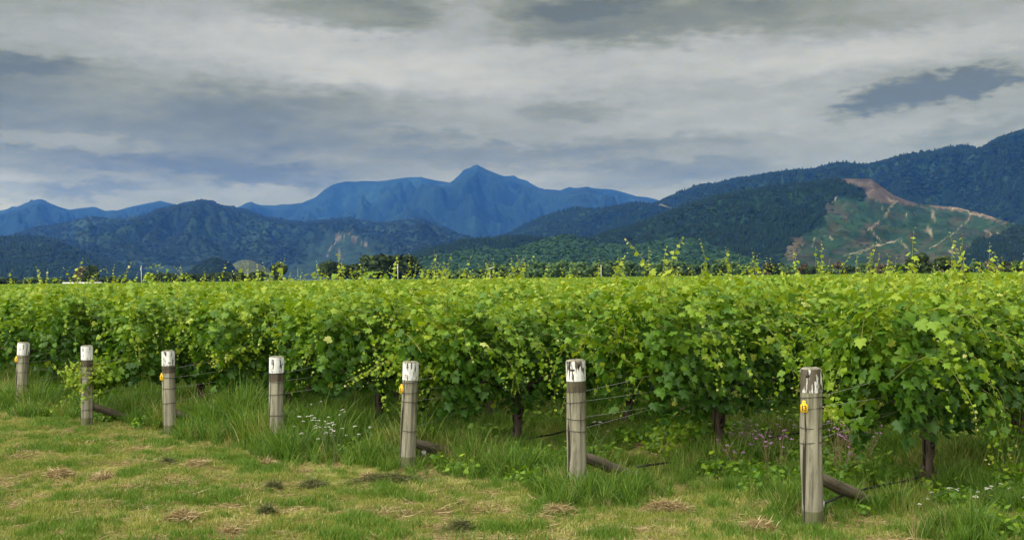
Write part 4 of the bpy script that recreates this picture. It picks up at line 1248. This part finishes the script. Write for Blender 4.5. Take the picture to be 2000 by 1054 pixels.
def end_post(n):
    px, dep, top, wid, pm = POSTS[n]
    b = PXY[n]; rng = np.random.default_rng(n)
    h = CAM_Z + (ray(px, top)[2] / ray(px, top)[1]) * dep - b[2]
    root = empty('end_post', b, 0); tag(root, POST_LABEL[n], 'post', 'row end posts')
    root.rotation_euler = (LEAN[n][1], LEAN[n][0], 0)
    R = wid / 2; S = 28
    a = np.linspace(0, 2 * np.pi, S, endpoint=False)
    sq = 1.0 + 0.05 * np.cos(4 * a)
    prof = sq * (1 + 0.04 * rng.normal(size=S)); prof = (prof + np.roll(prof, 1)) / 2
    grooves = rng.choice(S, 8, replace=False)

    def ring(z, extra=0.0, k=1.0, groove=True):
        f = 1.0 + 0.035 * (1 - z / h)
        r = (R * f * prof + 0.0025 * np.sin(a * 3 + z * 7)) * k
        if groove:
            for g in grooves:
                r[g] -= 0.016 * np.clip(math.sin(z * 5 + g) + 0.5, 0, 1)
        return np.stack([np.cos(a) * (r + extra), np.sin(a) * (r + extra), np.full(S, z)], -1)

    def sleeve(zs, extra, cap_top, name, mat, domed=False):
        m = MB(); rings = [ring(z, extra) for z in zs]
        if cap_top:
            rings.append(ring(zs[-1] + 0.008, extra, 0.95)); c = ring(zs[-1] + 0.011, extra, 0.6); c[:, 2] += rng.normal(0, 0.004, S); rings.append(c)
        v = np.concatenate(rings); f4 = []
        for i in range(len(rings) - 1):
            for k in range(S):
                f4.append((i * S + k, i * S + (k + 1) % S, (i + 1) * S + (k + 1) % S, (i + 1) * S + k))
        f3 = []
        if cap_top:
            v = np.concatenate([v, [[0, 0, zs[-1] + 0.012]]]); q = len(v) - 1; base = (len(rings) - 1) * S
            f3 = [(base + k, base + (k + 1) % S, q) for k in range(S)]
        m.add(v, f3, f4)
        return m.build(name, mat, root, True)
    ph = 0.215
    sleeve(np.linspace(-0.25, h - 0.02, 22), 0.0, True, 'timber', M['post'])
    pt = sleeve(np.linspace(h - ph, h - 0.022, 8), 0.0025, False, 'painted_top', M[pm]); pt['label'] = 'flaking white painted top of the post'
    if n in (12, 10, 9, 8):
        sleeve(np.linspace(h - ph - 0.10, h - ph - 0.003, 5), 0.0015, False, 'damp_band', M['damp'])
    sleeve(np.linspace(-0.1, 0.10 + 0.08 * rng.random(), 5), 0.0012, False, 'damp_base', M['mossy'])
    ca = math.atan2(-b[0], b[1])                        # angle of the outward direction towards the lawn: outward=(sin,-cos)
    # wire loops round the post
    for wz in WIRES[n]:
        q = np.linspace(0, 2 * np.pi, 25); rr = R * 1.045 + 0.003
        m = MB(); m.tube(np.stack([np.cos(q) * rr, np.sin(q) * rr, wz + 0.008 * np.sin(q + rng.random() * 6)], -1), 0.0035, 6, False); m.build('wire_loop', M['rust'], root)
    # black painted marks left from the row number
    marks = {13: [(-0.25, 0.030, 0.024, -0.075), (-0.20, 0.010, 0.03, -0.05)], 12: [(-0.72, 0.012, 0.075, -0.065), (-0.38, 0.040, 0.016, -0.105), (-0.62, 0.02, 0.012, -0.03), (0.35, 0.012, 0.05, -0.06)],
             10: [(-0.62, 0.011, 0.075, -0.075), (-0.42, 0.010, 0.06, -0.075), (0.55, 0.008, 0.10, -0.10)], 11: [(-0.35, 0.008, 0.05, -0.08), (0.1, 0.008, 0.07, -0.05)], 8: [(-0.7, 0.012, 0.05, -0.07)], 7: [(0.0, 0.008, 0.08, -0.08)], 9: [(-0.45, 0.010, 0.05, -0.05), (0.1, 0.03, 0.012, -0.17)]}
    for (off, mw, mh, dz) in marks.get(n, ()):
        ang = ca + off; o_, x_ = tangent_frame(ang)
        m = MB(); z0 = h + dz
        w = []
        for sx, sz in ((-1, -1), (1, -0.8), (1.1, 0.9), (-0.8, 1)):
            w.append(o_ * (R * 1.0 + 0.0065) + x_ * sx * mw / 2 + np.array([0, 0, z0 + sz * mh / 2]))
        w2 = [q - o_ * 0.012 for q in w]
        m.add(w + w2, (), [(0, 1, 2, 3), (0, 4, 5, 1), (1, 5, 6, 2), (2, 6, 7, 3), (3, 7, 4, 0)]); m.build('number_mark', M['black_paint'], root)
    if n in (13, 11, 9, 7):
        off, zt, num = {13: (-0.72, 1.0, '13'), 11: (-1.65, 0.90, '11'), 9: (-1.7, 0.81, '9'), 7: (-1.7, 0.86, '7')}[n]
        o_, x_ = tangent_frame(ca + off * 0.8)
        nrm = tangent_frame(ca + off * 0.45)[0]; xx = tangent_frame(ca + off * 0.45)[1]
        tw, th = 0.031, 0.042
        outl = [(-tw, -th), (tw, -th), (tw, th * 0.45), (tw * 0.45, th * 0.8), (tw * 0.42, th * 1.35), (-tw * 0.42, th * 1.35), (-tw * 0.45, th * 0.8), (-tw, th * 0.45)]
        c = o_ * (R * 1.07 + 0.006) + np.array([0, 0, zt])
        fr_ = [c + xx * u + np.array([0, 0, v]) + nrm * 0.003 for u, v in outl]; bk = [c + xx * u + np.array([0, 0, v]) for u, v in outl]
        k8 = len(outl); m = MB()
        m.add(fr_ + bk + [c + nrm * 0.003, c], [(16, k, (k + 1) % 8) for k in range(8)] + [(17, 8 + (k + 1) % 8, 8 + k) for k in range(8)], [(k, 8 + k, 8 + (k + 1) % 8, (k + 1) % 8) for k in range(8)])
        tg = m.build('tag', M['tag'], root); tg['label'] = 'yellow plastic row tag'
        me = text_mesh(num, 0.062 if len(num) == 2 else 0.066, M['black_paint'])
        t = link('number', me, tg)
        cc = c + nrm * 0.0042 + np.array([0, 0, -0.010]); sx = 0.78
        t.matrix_local = Matrix(((xx[0] * sx, 0, nrm[0], cc[0]), (xx[1] * sx, 0, nrm[1], cc[1]), (0, 1, 0, cc[2]), (0, 0, 0, 1)))
        m = MB(); m.tube([c + nrm * 0.006 + np.array([0, 0, th * 1.1]), c - nrm * 0.01 + np.array([0, 0, th * 1.1])], 0.0045, 6); m.build('nail', M['wire'], tg)
    return h


ORD = {13: 'post tagged 13', 12: 'second post from the right', 11: 'tagged post near the middle', 10: 'fourth post from the left', 9: 'third post from the left', 8: 'leaf wrapped post', 7: 'leftmost post'}
for n in POSTS:
    end_post(n)
    b = PXY[n]; R = POSTS[n][3] / 2
    q = np.array([ROW_U[0], ROW_U[1], 0.0]); perp = np.array([LINE_U[0], LINE_U[1], 0])
    # wires
    for i, wz in enumerate(WIRES[n]):
        p0 = b + q * (R + 0.005) + perp * 0.02 * (i - 1.5) + np.array([0, 0, wz])
        e2 = row_point(n, 3.0)
        p1 = np.array([e2[0], e2[1], b[2] + [1.28, 1.0, 0.84, 0.95][i]])
        s = np.linspace(0, 1, 8)[:, None]
        P = p0 * (1 - s) + p1 * s; P[:, 2] -= 0.02 * np.sin(s[:, 0] * np.pi)
        m = MB(); m.tube(P, 0.0019, 5, False)
        o = m.build('trellis_wire', M['wire']); tag(o, ['top', 'second', 'third', 'lowest'][i] + ' galvanised trellis wire tied to the ' + ORD[n], 'wire', 'trellis wires')
    # brace log from post to ground
    rng = np.random.default_rng(50 + n)
    hz = {13: 0.40, 12: 0.40, 11: 0.31, 10: 0.24, 9: 0.3, 8: 0.30, 7: 0.26}[n]; ln = {13: 1.18, 12: 1.15, 11: 1.0, 10: 0.95, 9: 0.95, 8: 0.8, 7: 0.9}[n]
    p0 = b + q * (R * 0.98) + np.array([0, 0, hz]); p1 = b + q * ln + np.array([0, 0, 0.0])
    Lb = float(np.linalg.norm(p1 - p0)); P = np.stack([0 * np.linspace(0, 1, 9), 0 * np.linspace(0, 1, 9), np.linspace(0, Lb, 9)], -1); P[:, :2] += rng.normal(0, 0.004, (9, 2))
    m = MB(); m.tube(P, np.linspace(0.052, 0.058, 9), 14, True, 0.035, rng)
    o = m.build('brace_pole', M['brace'], smooth=True)
    o.location = [float(v) for v in p0]; o.rotation_euler = Vector((p1 - p0).tolist()).to_track_quat('Z', 'Y').to_euler(); tag(o, 'dark wooden brace pole sloping from the %s into the grass' % ORD[n], 'brace pole', 'brace poles')
    # drip hose
    if n >= 10:
        t0 = {13: 0.16, 12: 0.95, 11: 0.25, 10: 1.0}[n]
        ts = np.concatenate([[t0], np.linspace(0.7, 8.0, 14)]); ts = np.unique(ts[ts >= t0])
        P = []
        for t in ts:
            w = row_point(n, t)
            P.append((w[0], w[1], b[2] + 0.15 + 0.012 * t + 0.03 * math.sin(t * 2.2)))
        P = np.array(P)
        root = empty('drip_hose', (0, 0, 0)); tag(root, 'black drip irrigation hose running low along the row of the ' + ORD[n], 'hose', 'drip hoses')
        m = MB(); m.tube(P, 0.011, 8, True); m.build('tube', M['hose'], root, True)
        if n in (13, 11):
            m = MB(); c = P[0]; m.box(c, (0.045, 0.03, 0.05)); m.box(c + np.array([0.0, 0, 0.035]), (0.02, 0.05, 0.03)); m.build('clamp', M['clamp'], root)
            m = MB(); m.tube([c, c - q * 0.05 + np.array([0, 0, -0.02]), c - q * 0.08 + np.array([0, 0, -0.09])], 0.006, 6); m.build('tail', M['hose'], root)

# slim posts standing in the rows
for (n, t, h) in ((12, 5.9, 1.75), (11, 5.2, 1.7), (10, 5.6, 1.7)):
    p = row_point(n, t); rng = np.random.default_rng(n + 900)
    m = MB(); P = np.array([(p[0], p[1], z) for z in np.linspace(-0.2, h, 9)]) + rng.normal(0, 0.003, (9, 3))
    m.tube(P, np.linspace(0.05, 0.042, 9), 12, True, 0.03, rng)
    o = m.build('trellis_post', M['stake'], smooth=True)
    tag(o, 'slim brown trellis post among the vines behind ' + POST_SAY[n], 'post', 'slim trellis posts')


# ------------------------------------------------------------------ grass
def clump(seed, nb, h0, h1, spread, bend, width, mat, flat=0.0, age=(0.1, 0.9), name='grass'):
    rng = np.random.default_rng(seed)
    V = []; F3 = []; AG = []; c = 0
    for k in range(nb):
        a = rng.random() * 6.28; r = spread * math.sqrt(rng.random()); b = np.array([math.cos(a) * r, math.sin(a) * r, 0.0])
        L = rng.uniform(h0, h1); da = rng.random() * 6.28; hd = np.array([math.cos(da), math.sin(da), 0.0])
        up = unit(np.array([0, 0, 1.0]) * (1 - flat) + hd * (rng.uniform(0.0, 0.45) + flat * 1.2) + np.array([0, 0, 0.02]))
        bd = bend * rng.uniform(0.3, 1.3); w = width * rng.uniform(0.7, 1.3)
        sd = unit(np.cross(up, rng.normal(size=3)))
        p = b.copy() + np.array([0, 0, rng.uniform(0, 0.02) if flat else -0.01]); d = up.copy(); pts = []
        nseg = 3
        for s in range(nseg + 1):
            pts.append(p.copy()); p = p + d * L / nseg
            d = unit(d + (hd * 0.7 + np.array([0, 0, -0.55 * (1 - flat)])) * bd)
        ws = [w, w * 0.85, w * 0.55]
        for s in range(nseg):
            V += [pts[s] - sd * ws[s] / 2, pts[s] + sd * ws[s] / 2]
        V.append(pts[nseg])
        for s in range(nseg - 1):
            i = c + 2 * s; F3 += [(i, i + 1, i + 3), (i, i + 3, i + 2)]
        i = c + 2 * (nseg - 1); F3.append((i, i + 1, i + 2))
        ag = rng.uniform(*age)
        AG += [ag] * (2 * nseg + 1); c += 2 * nseg + 1
    return new_mesh(name, V, np.array(F3), mat, {'age': np.array(AG)})


grng = np.random.default_rng(42)


def box_points(n, x0, x1, y0, y1):
    x = grng.uniform(x0, x1, n); y = grng.uniform(y0, y1, n)
    ok = np.abs(x) < 0.44 * y + 0.4
    return x[ok], y[ok]


def fringe(j):
    """how far the uncut grass bulges out in front of the post line, by row position"""
    jj = np.asarray(j, float)
    base = 0.06 + 1.2 * (fbm(jj * 1.1 + 3.2, jj * 0, 2, 55) - 0.35)
    for c, w, a in ((0.95, 0.30, 0.55), (0.0, 0.16, 0.28), (-0.5, 0.25, 0.15), (3.55, 0.5, 0.45), (2.9, 0.3, 0.2), (5.55, 0.3, 0.35), (1.9, 0.3, 0.2)):
        base = base + a * np.exp(-((jj - c) / w) ** 2)
    base = base - 0.55 * np.exp(-((jj - 0.42) / 0.20) ** 2) - 0.25 * np.exp(-((jj - 4.8) / 0.25) ** 2)
    return base


def make_grass():
    mown = [clump(s, 34, 0.03, 0.075, 0.075, 0.35, 0.0055, M['mown'], age=(0.0, 0.75)) for s in range(4)] \
        + [clump(10 + s, 30, 0.025, 0.06, 0.075, 0.4, 0.005, M['mown'], age=(0.45, 1.0)) for s in range(3)] \
        + [clump(20 + s, 26, 0.05, 0.12, 0.09, 0.15, 0.004, M['straw'], flat=0.85, age=(0.0, 1.0)) for s in range(3)] \
        + [clump(30 + s, 30, 0.05, 0.11, 0.08, 0.3, 0.006, M['tall'], age=(0.2, 0.9)) for s in range(2)]
    x, y = box_points(140000, -11, 8, 8.6, 27)
    j, t = row_coords(x, y)
    ok = (t < 0.9) | ((t < 5.0) & (grng.random(len(t)) < 0.5))
    x, y, j, t = x[ok], y[ok], j[ok], t[ok]
    n = len(x)
    p1 = fbm(x * 1.2, y * 1.2, 4, 201, 0.65); p2 = fbm(x * 1.7 + 5, y * 3.4, 4, 207, 0.65); p3 = fbm(x * 2.4, y * 2.4 + 9, 4, 211, 0.65)
    u = grng.random(n)
    idx = np.where(u < np.clip((p1 - 0.41) * 3.2, 0.06, 0.85), 4 + grng.integers(0, 3, n), grng.integers(0, 4, n))
    idx = np.where((grng.random(n) < np.clip((p2 - 0.525) * 6, 0.11, 0.8)), 7 + grng.integers(0, 3, n), idx)
    idx = np.where((grng.random(n) < np.clip((p3 - 0.53) * 5, 0.04, 0.6)), 10 + grng.integers(0, 2, n), idx)
    scl = grng.uniform(0.6, 1.3, n) * (0.45 + 1.1 * fbm(x * 2.0, y * 2.0, 3, 220))
    scatter('mown_grass', mown, np.stack([x, y, ground_z(x, y)], -1), np.stack([grng.normal(0, 0.1, n), grng.normal(0, 0.1, n), grng.random(n) * 6.28], -1), scl, idx,
            'short mown grass with dry clippings across the headland', 'grass')
    tallyel = leafy('tall_grass_yellowing', [(0.0, (0.11, 0.17, 0.02)), (0.6, (0.22, 0.27, 0.04)), (1.0, (0.42, 0.38, 0.17))], 0.3, 0.5, 0.3)
    tall = [clump(50 + s, 30, 0.26, 0.52, 0.08, 0.36, 0.0125, M['tall'], age=(0.0, 0.85), name='tall_grass') for s in range(4)] \
        + [clump(60 + s, 26, 0.20, 0.42, 0.10, 0.46, 0.0135, M['tall'], age=(0.1, 0.9), name='tall_grass') for s in range(3)] \
        + [clump(70 + s, 14, 0.25, 0.48, 0.06, 0.22, 0.005, M['straw'], age=(0.2, 0.9), name='tall_grass') for s in range(1)] \
        + [clump(80 + s, 26, 0.20, 0.44, 0.08, 0.30, 0.008, tallyel, age=(0.0, 0.9), name='tall_grass') for s in range(2)]
    x, y = box_points(60000, -13, 9, 8.6, 30)
    j, t = row_coords(x, y)
    fr = fringe(j)
    fj = np.abs(j - np.round(j))
    strip = np.exp(-(fj / 0.24) ** 2)
    front = (t > -fr) & (t < 0.7)
    behind = (t >= 0.7) & (t < 8.5)
    pr = np.where(front, 0.9 * np.clip((t + fr) / 0.25, 0.15, 1), 0) + np.where(behind, (0.8 + 0.2 * strip) * np.clip((12 - t) / 8, 0, 1), 0)
    pr = pr * np.where(front & (j > -0.25) & (j < 0.75), np.where(np.abs(j - 0.45) < 0.22, 0.25, 0.85), 1.0)
    pr = pr * np.clip((fbm(x * 1.7, y * 1.7, 3, 301) - 0.30) * 4.5, 0.12, 1.0)
    ok = grng.random(len(x)) < pr
    x, y, j, t, strip, front = x[ok], y[ok], j[ok], t[ok], strip[ok], front[ok]
    n = len(x)
    hm = 0.02 + 1.8 * fbm(x * 1.7, y * 1.7, 3, 301) * (0.6 + 0.8 * fbm(x * 0.6, y * 0.6, 2, 340))
    hm = hm * np.where(front, 0.55 + 0.45 * np.clip((t + fringe(j)) / 0.5, 0, 1), 0.62 + 0.35 * strip) * np.where(j > 2.2, 1.15, 0.85)
    idx = np.where(grng.random(n) < 0.55, grng.integers(0, 4, n), 4 + grng.integers(0, 3, n)); idx = np.where(grng.random(n) < np.clip((fbm(x * 1.3, y * 1.3, 3, 330) - 0.55) * 6, 0.04, 0.7), 8 + grng.integers(0, 2, n), idx); idx = np.where(grng.random(n) < 0.06, 7, idx)
    scatter('tall_grass', tall, np.stack([x, y, ground_z(x, y)], -1), np.stack([grng.normal(0, 0.08, n), grng.normal(0, 0.08, n), grng.random(n) * 6.28], -1), hm * grng.uniform(0.6, 1.05, n), idx,
            'long green uncut grass around the posts and under the vines', 'grass')
    # broad leaved weeds under the vines
    def weed(seed):
        rng = np.random.default_rng(seed); n = 22
        a = rng.random(n) * 6.28; el = rng.uniform(0.2, 1.2, n); out = np.stack([np.cos(a) * np.cos(el), np.sin(a) * np.cos(el), np.sin(el)], -1)
        pos = out * rng.uniform(0.03, 0.16, (n, 1)); pos[:, 2] = np.abs(pos[:, 2]) + rng.uniform(0, 0.10, n)
        fr_ = leaf_frames(rng, pos, out, rng.uniform(0.035, 0.075, n), np.clip(rng.normal(0.4, 0.15, n), 0, 0.8), np.ones(n, bool))
        return leaf_mesh(fr_, 'mid', name='weed')
    wd = [weed(s) for s in range(4)]
    x, y = box_points(9000, -12, 9, 9.5, 26)
    j, t = row_coords(x, y)
    ok = (t > -0.15) & (t < 6) & (fbm(x * 1.1, y * 1.1, 3, 401) > 0.535)
    x, y = x[ok], y[ok]; n = len(x)
    scatter('weeds', wd, np.stack([x, y, ground_z(x, y)], -1), np.stack([grng.normal(0, 0.1, n), grng.normal(0, 0.1, n), grng.random(n) * 6.28], -1), grng.uniform(0.6, 1.15, n), grng.integers(0, 4, n),
            'low broad leaved weeds among the long grass', 'weeds')


make_grass()


# heaps of cut grass left by the mower
def heap(px, py, wpx, mat, seed, label):
    r = ray(px, py); k = -CAM_Z / r[2]; x, y = r[0] * k, r[1] * k
    rad = wpx * y / F / 2; z = float(ground_z(x, y)); rng = np.random.default_rng(seed)
    flat_y = 0.4 if wpx > 100 else 1.0
    hh = min(0.11, max(0.07, rad * 0.5))
    V = []; F3 = []; AG = []; c = 0
    for q in range(int(300 + 900 * min(1.0, rad / 0.25))):
        a = rng.random() * 6.28; rr = rad * math.sqrt(rng.random()) * (0.8 + 0.35 * math.sin(3 * a + seed)); hx = hh * max(0, 1 - (rr / rad) ** 2)
        p = np.array([math.cos(a) * rr * 1.15, math.sin(a) * rr * flat_y, hx * rng.uniform(0.4, 1.05) + 0.012]); d = unit(np.array([rng.normal(), rng.normal(), rng.normal(0, 0.35)])); L = rng.uniform(0.04, 0.12)
        sd = unit(np.cross(d, rng.normal(size=3))) * rng.uniform(0.0015, 0.003); e = p + d * L; m_ = p + d * L * 0.5 + np.array([0, 0, 0.012 * rng.random()])
        V += [p - sd, p + sd, m_ - sd, m_ + sd, e]; F3 += [(c, c + 1, c + 3), (c, c + 3, c + 2), (c + 2, c + 3, c + 4)]; AG += [rng.random()] * 5; c += 5
    t = empty('clippings_heap', (x, y, z)); tag(t, label, 'grass heap', 'heaps of cut grass')
    ob = link('clippings', new_mesh('clippings', V, np.array(F3), mat, {'age': np.array(AG)}), t); ob['kind'] = 'stuff'
    m = MB(); S = 14; rings = []
    for s in (1.0, 0.75, 0.45, 0.15):
        aa = np.linspace(0, 2 * np.pi, S, endpoint=False); rr = 0.85 * rad * s * (0.8 + 0.3 * np.sin(3 * aa + seed)) * rng.uniform(0.85, 1.1, S)
        rings.append(np.stack([np.cos(aa) * rr * 1.15, np.sin(aa) * rr * flat_y, hh * (1 - s * s) * 0.5 - 0.02 + rng.normal(0, 0.006, S)], -1))
    f4 = [(i * S + k, i * S + (k + 1) % S, (i + 1) * S + (k + 1) % S, (i + 1) * S + k) for i in range(3) for k in range(S)]
    m.add(np.concatenate(rings), (), f4)
    at = {'age': RNG.random(4 * S)}
    m.build('core', mat, t, attrs=at)


HEAPS = [(1478, 1038, 74, 'straw', 'brown heap of dry clippings left of the post tagged 13'), (900, 1036, 46, 'wilted', 'dark wilted clippings heap at the bottom edge near the middle'), (612, 1040 - 82, 52, 'wilted', 'dark wilted clippings heap below the fourth post'),
         (534, 962, 26, 'wilted', 'small dark clippings heap left of the wider dark heap'), (522, 1008, 26, 'wilted', 'small round dark clippings heap in the middle of the lawn'), (452, 1038, 56, 'straw', 'wide straw coloured clippings heap at the bottom left of centre'),
         (526, 911, 40, 'straw', 'dry brown clippings heap at the foot of the fourth post'), (204, 936, 46, 'straw', 'low dry clippings heap on the left lawn'), (327, 910, 22, 'wilted', 'small dark clippings heap on the left lawn'),
         (382, 918, 50, 'straw', 'low dry clippings heap below the third post'), (760, 950, 150, 'wilted', 'long windrow of wilted clippings below the tagged middle post'), (116, 930, 60, 'straw', 'pale dry clippings heap near the left edge'),
         (940, 930, 70, 'wilted', 'wilted clippings with pale heads in front of the middle vine'), (1300, 1000, 110, 'straw', 'broad pale clippings heap between the two right posts'), (1090, 1000, 60, 'straw', 'dry clippings heap in front of the long grass at the second post'),
         (355, 1020, 60, 'straw', 'straw coloured clippings heap left of the bottom centre'), (720, 938, 24, 'straw', 'small orange brown clippings heap near the tagged middle post')]
for i, (hx_, hy_, hw_, hm_, hl_) in enumerate(HEAPS):
    heap(hx_, hy_, hw_, M[hm_], 700 + i, hl_)


# ------------------------------------------------------------------ wild flowers
def flower_head(seed, r, mat, dome):
    rng = np.random.default_rng(seed); m = MB()
    for q in range(9):
        a = rng.random() * 6.28; rr = r * math.sqrt(rng.random()); c = np.array([math.cos(a) * rr, math.sin(a) * rr, dome * (1 - (rr / r) ** 2) + rng.normal(0, r * 0.06)])
        s = r * rng.uniform(0.28, 0.42); k = 6
        aa = np.linspace(0, 2 * np.pi, k, endpoint=False)
        v = np.concatenate([[c + (0, 0, s * 0.45)], np.stack([c[0] + np.cos(aa) * s, c[1] + np.sin(aa) * s, np.full(k, c[2]) - s * 0.15], -1)])
        m.add(v, [(0, 1 + i, 1 + (i + 1) % k) for i in range(k)])
    return m.mesh('flower_head', mat)


WHITE_H = [flower_head(s, 0.019, M['white_petal'], 0.008) for s in range(4)]
PURP_H = [flower_head(s + 20, 0.019, M['purple_petal'], 0.010) for s in range(4)]


def wildflower(px, py, dep, heads, purple, seed, label, group):
    """px, py: where the top of the plant shows"""
    rng = np.random.default_rng(seed)
    b = ground_at(px, dep); top = CAM_Z + (ray(px, py)[2] / ray(px, py)[1]) * dep
    h = max(0.2, top - b[2])
    t = empty('purple_wildflower' if purple else 'white_yarrow', b); tag(t, label, 'wildflower', group)
    m = MB(); tips = []
    for k in range(heads):
        f = 1.0 if k == 0 else rng.uniform(0.6, 0.98); e = np.array([rng.normal(0, 0.13), rng.normal(0, 0.10), h * f]); mid = np.array([e[0] * 0.35, e[1] * 0.35, h * f * 0.55])
        m.tube([(0, 0, -0.02), mid, e], [0.004, 0.003, 0.002], 5, False); tips.append(e)
    m.build('stem', M['stem'] if not purple else M['drystem'], t)
    for e in tips:
        o = link('flower_head', (PURP_H if purple else WHITE_H)[int(rng.integers(0, 4))], t); o.location = [float(v) for v in e]
        o.rotation_euler = (rng.normal(0, 0.12), rng.normal(0, 0.12), rng.random() * 6); s = rng.uniform(0.75, 1.25); o.scale = (s, s, s)


wr = np.random.default_rng(88)
for k, (x, y, h) in enumerate(sorted([(612, 789, 4), (634, 783, 3), (586, 812, 4), (596, 812, 3), (634, 800, 3), (650, 806, 3), (616, 832, 4), (640, 822, 3), (667, 808, 3), (655, 828, 3), (692, 832, 3), (635, 842, 4), (604, 845, 3), (668, 826, 3)])):
    wildflower(x, y, 14.5 + wr.uniform(-0.5, 0.6), h, False, 800 + k, nth(k) + ' white yarrow from the left in the patch between the fourth and fifth posts', 'white yarrow by the fourth post')
for k, (x, y, d) in enumerate([(1146, 828, 13.4), (1152, 797, 13.6), (1178, 822, 13.6)]):
    wildflower(x, y, d, 2, False, 830 + k, nth(k) + ' white yarrow flower to the right of the second post from the right', 'white yarrow by the second post')
for k, (x, y, d) in enumerate([(1448, 812, 14.4), (1466, 818, 14.2), (1483, 797, 14.6), (1512, 803, 14.8), (1535, 812, 14.6)]):
    wildflower(x, y, d, 3, False, 840 + k, nth(k) + ' white yarrow flower from the left, behind and left of the post tagged 13', 'white yarrow behind post 13')
for k, (x, y, d) in enumerate([(1790, 945, 11.0), (1845, 990, 10.6), (1880, 960, 10.9), (1905, 965, 10.9), (1950, 955, 10.8)]):
    wildflower(x, y, d, 3, False, 850 + k, nth(k) + ' white yarrow flower from the left in the grass under the rightmost vine', 'white yarrow at the right')
for k in range(12):
    wildflower(1412 + k * 10 + wr.uniform(-4, 4), 815 + wr.uniform(0, 50), 13.8 + wr.uniform(-0.8, 1.0), 6, True, 860 + k, 'purple wildflower left of the post tagged 13, %s from the left there' % nth(k), 'purple wildflowers left of post 13')
for k in range(9):
    wildflower(1620 + k * 9 + wr.uniform(-4, 4), 800 + wr.uniform(0, 60), 13.0 + wr.uniform(-0.8, 0.8), 6, True, 880 + k, 'purple wildflower right of the post tagged 13, %s from the left there' % nth(k), 'purple wildflowers right of post 13')


# ------------------------------------------------------------------ the air
def haze():
    x0, x1, y0, y1, z0, z1 = -12000, 12000, -2500, 19500, -8.0, 1480.0
    m = MB(); m.box(((x0 + x1) / 2, (y0 + y1) / 2, (z0 + z1) / 2), (x1 - x0, y1 - y0, z1 - z0))
    mat = bpy.data.materials.new('haze'); mat.use_nodes = True; nt = mat.node_tree; nt.nodes.clear()
    out = nd(nt, 'ShaderNodeOutputMaterial'); pv = nd(nt, 'ShaderNodeVolumePrincipled')
    pv.inputs['Color'].default_value = (0.06, 0.245, 1.0, 1); pv.inputs['Absorption Color'].default_value = (1, 1, 1, 1)
    pv.inputs['Density'].default_value = 4.2e-5; pv.inputs['Anisotropy'].default_value = 0.15
    nt.links.new(pv.outputs[0], out.inputs['Volume'])
    o = m.build('haze', mat); tag(o, 'thin blue haze filling the valley air', 'haze', kind='stuff')


haze()
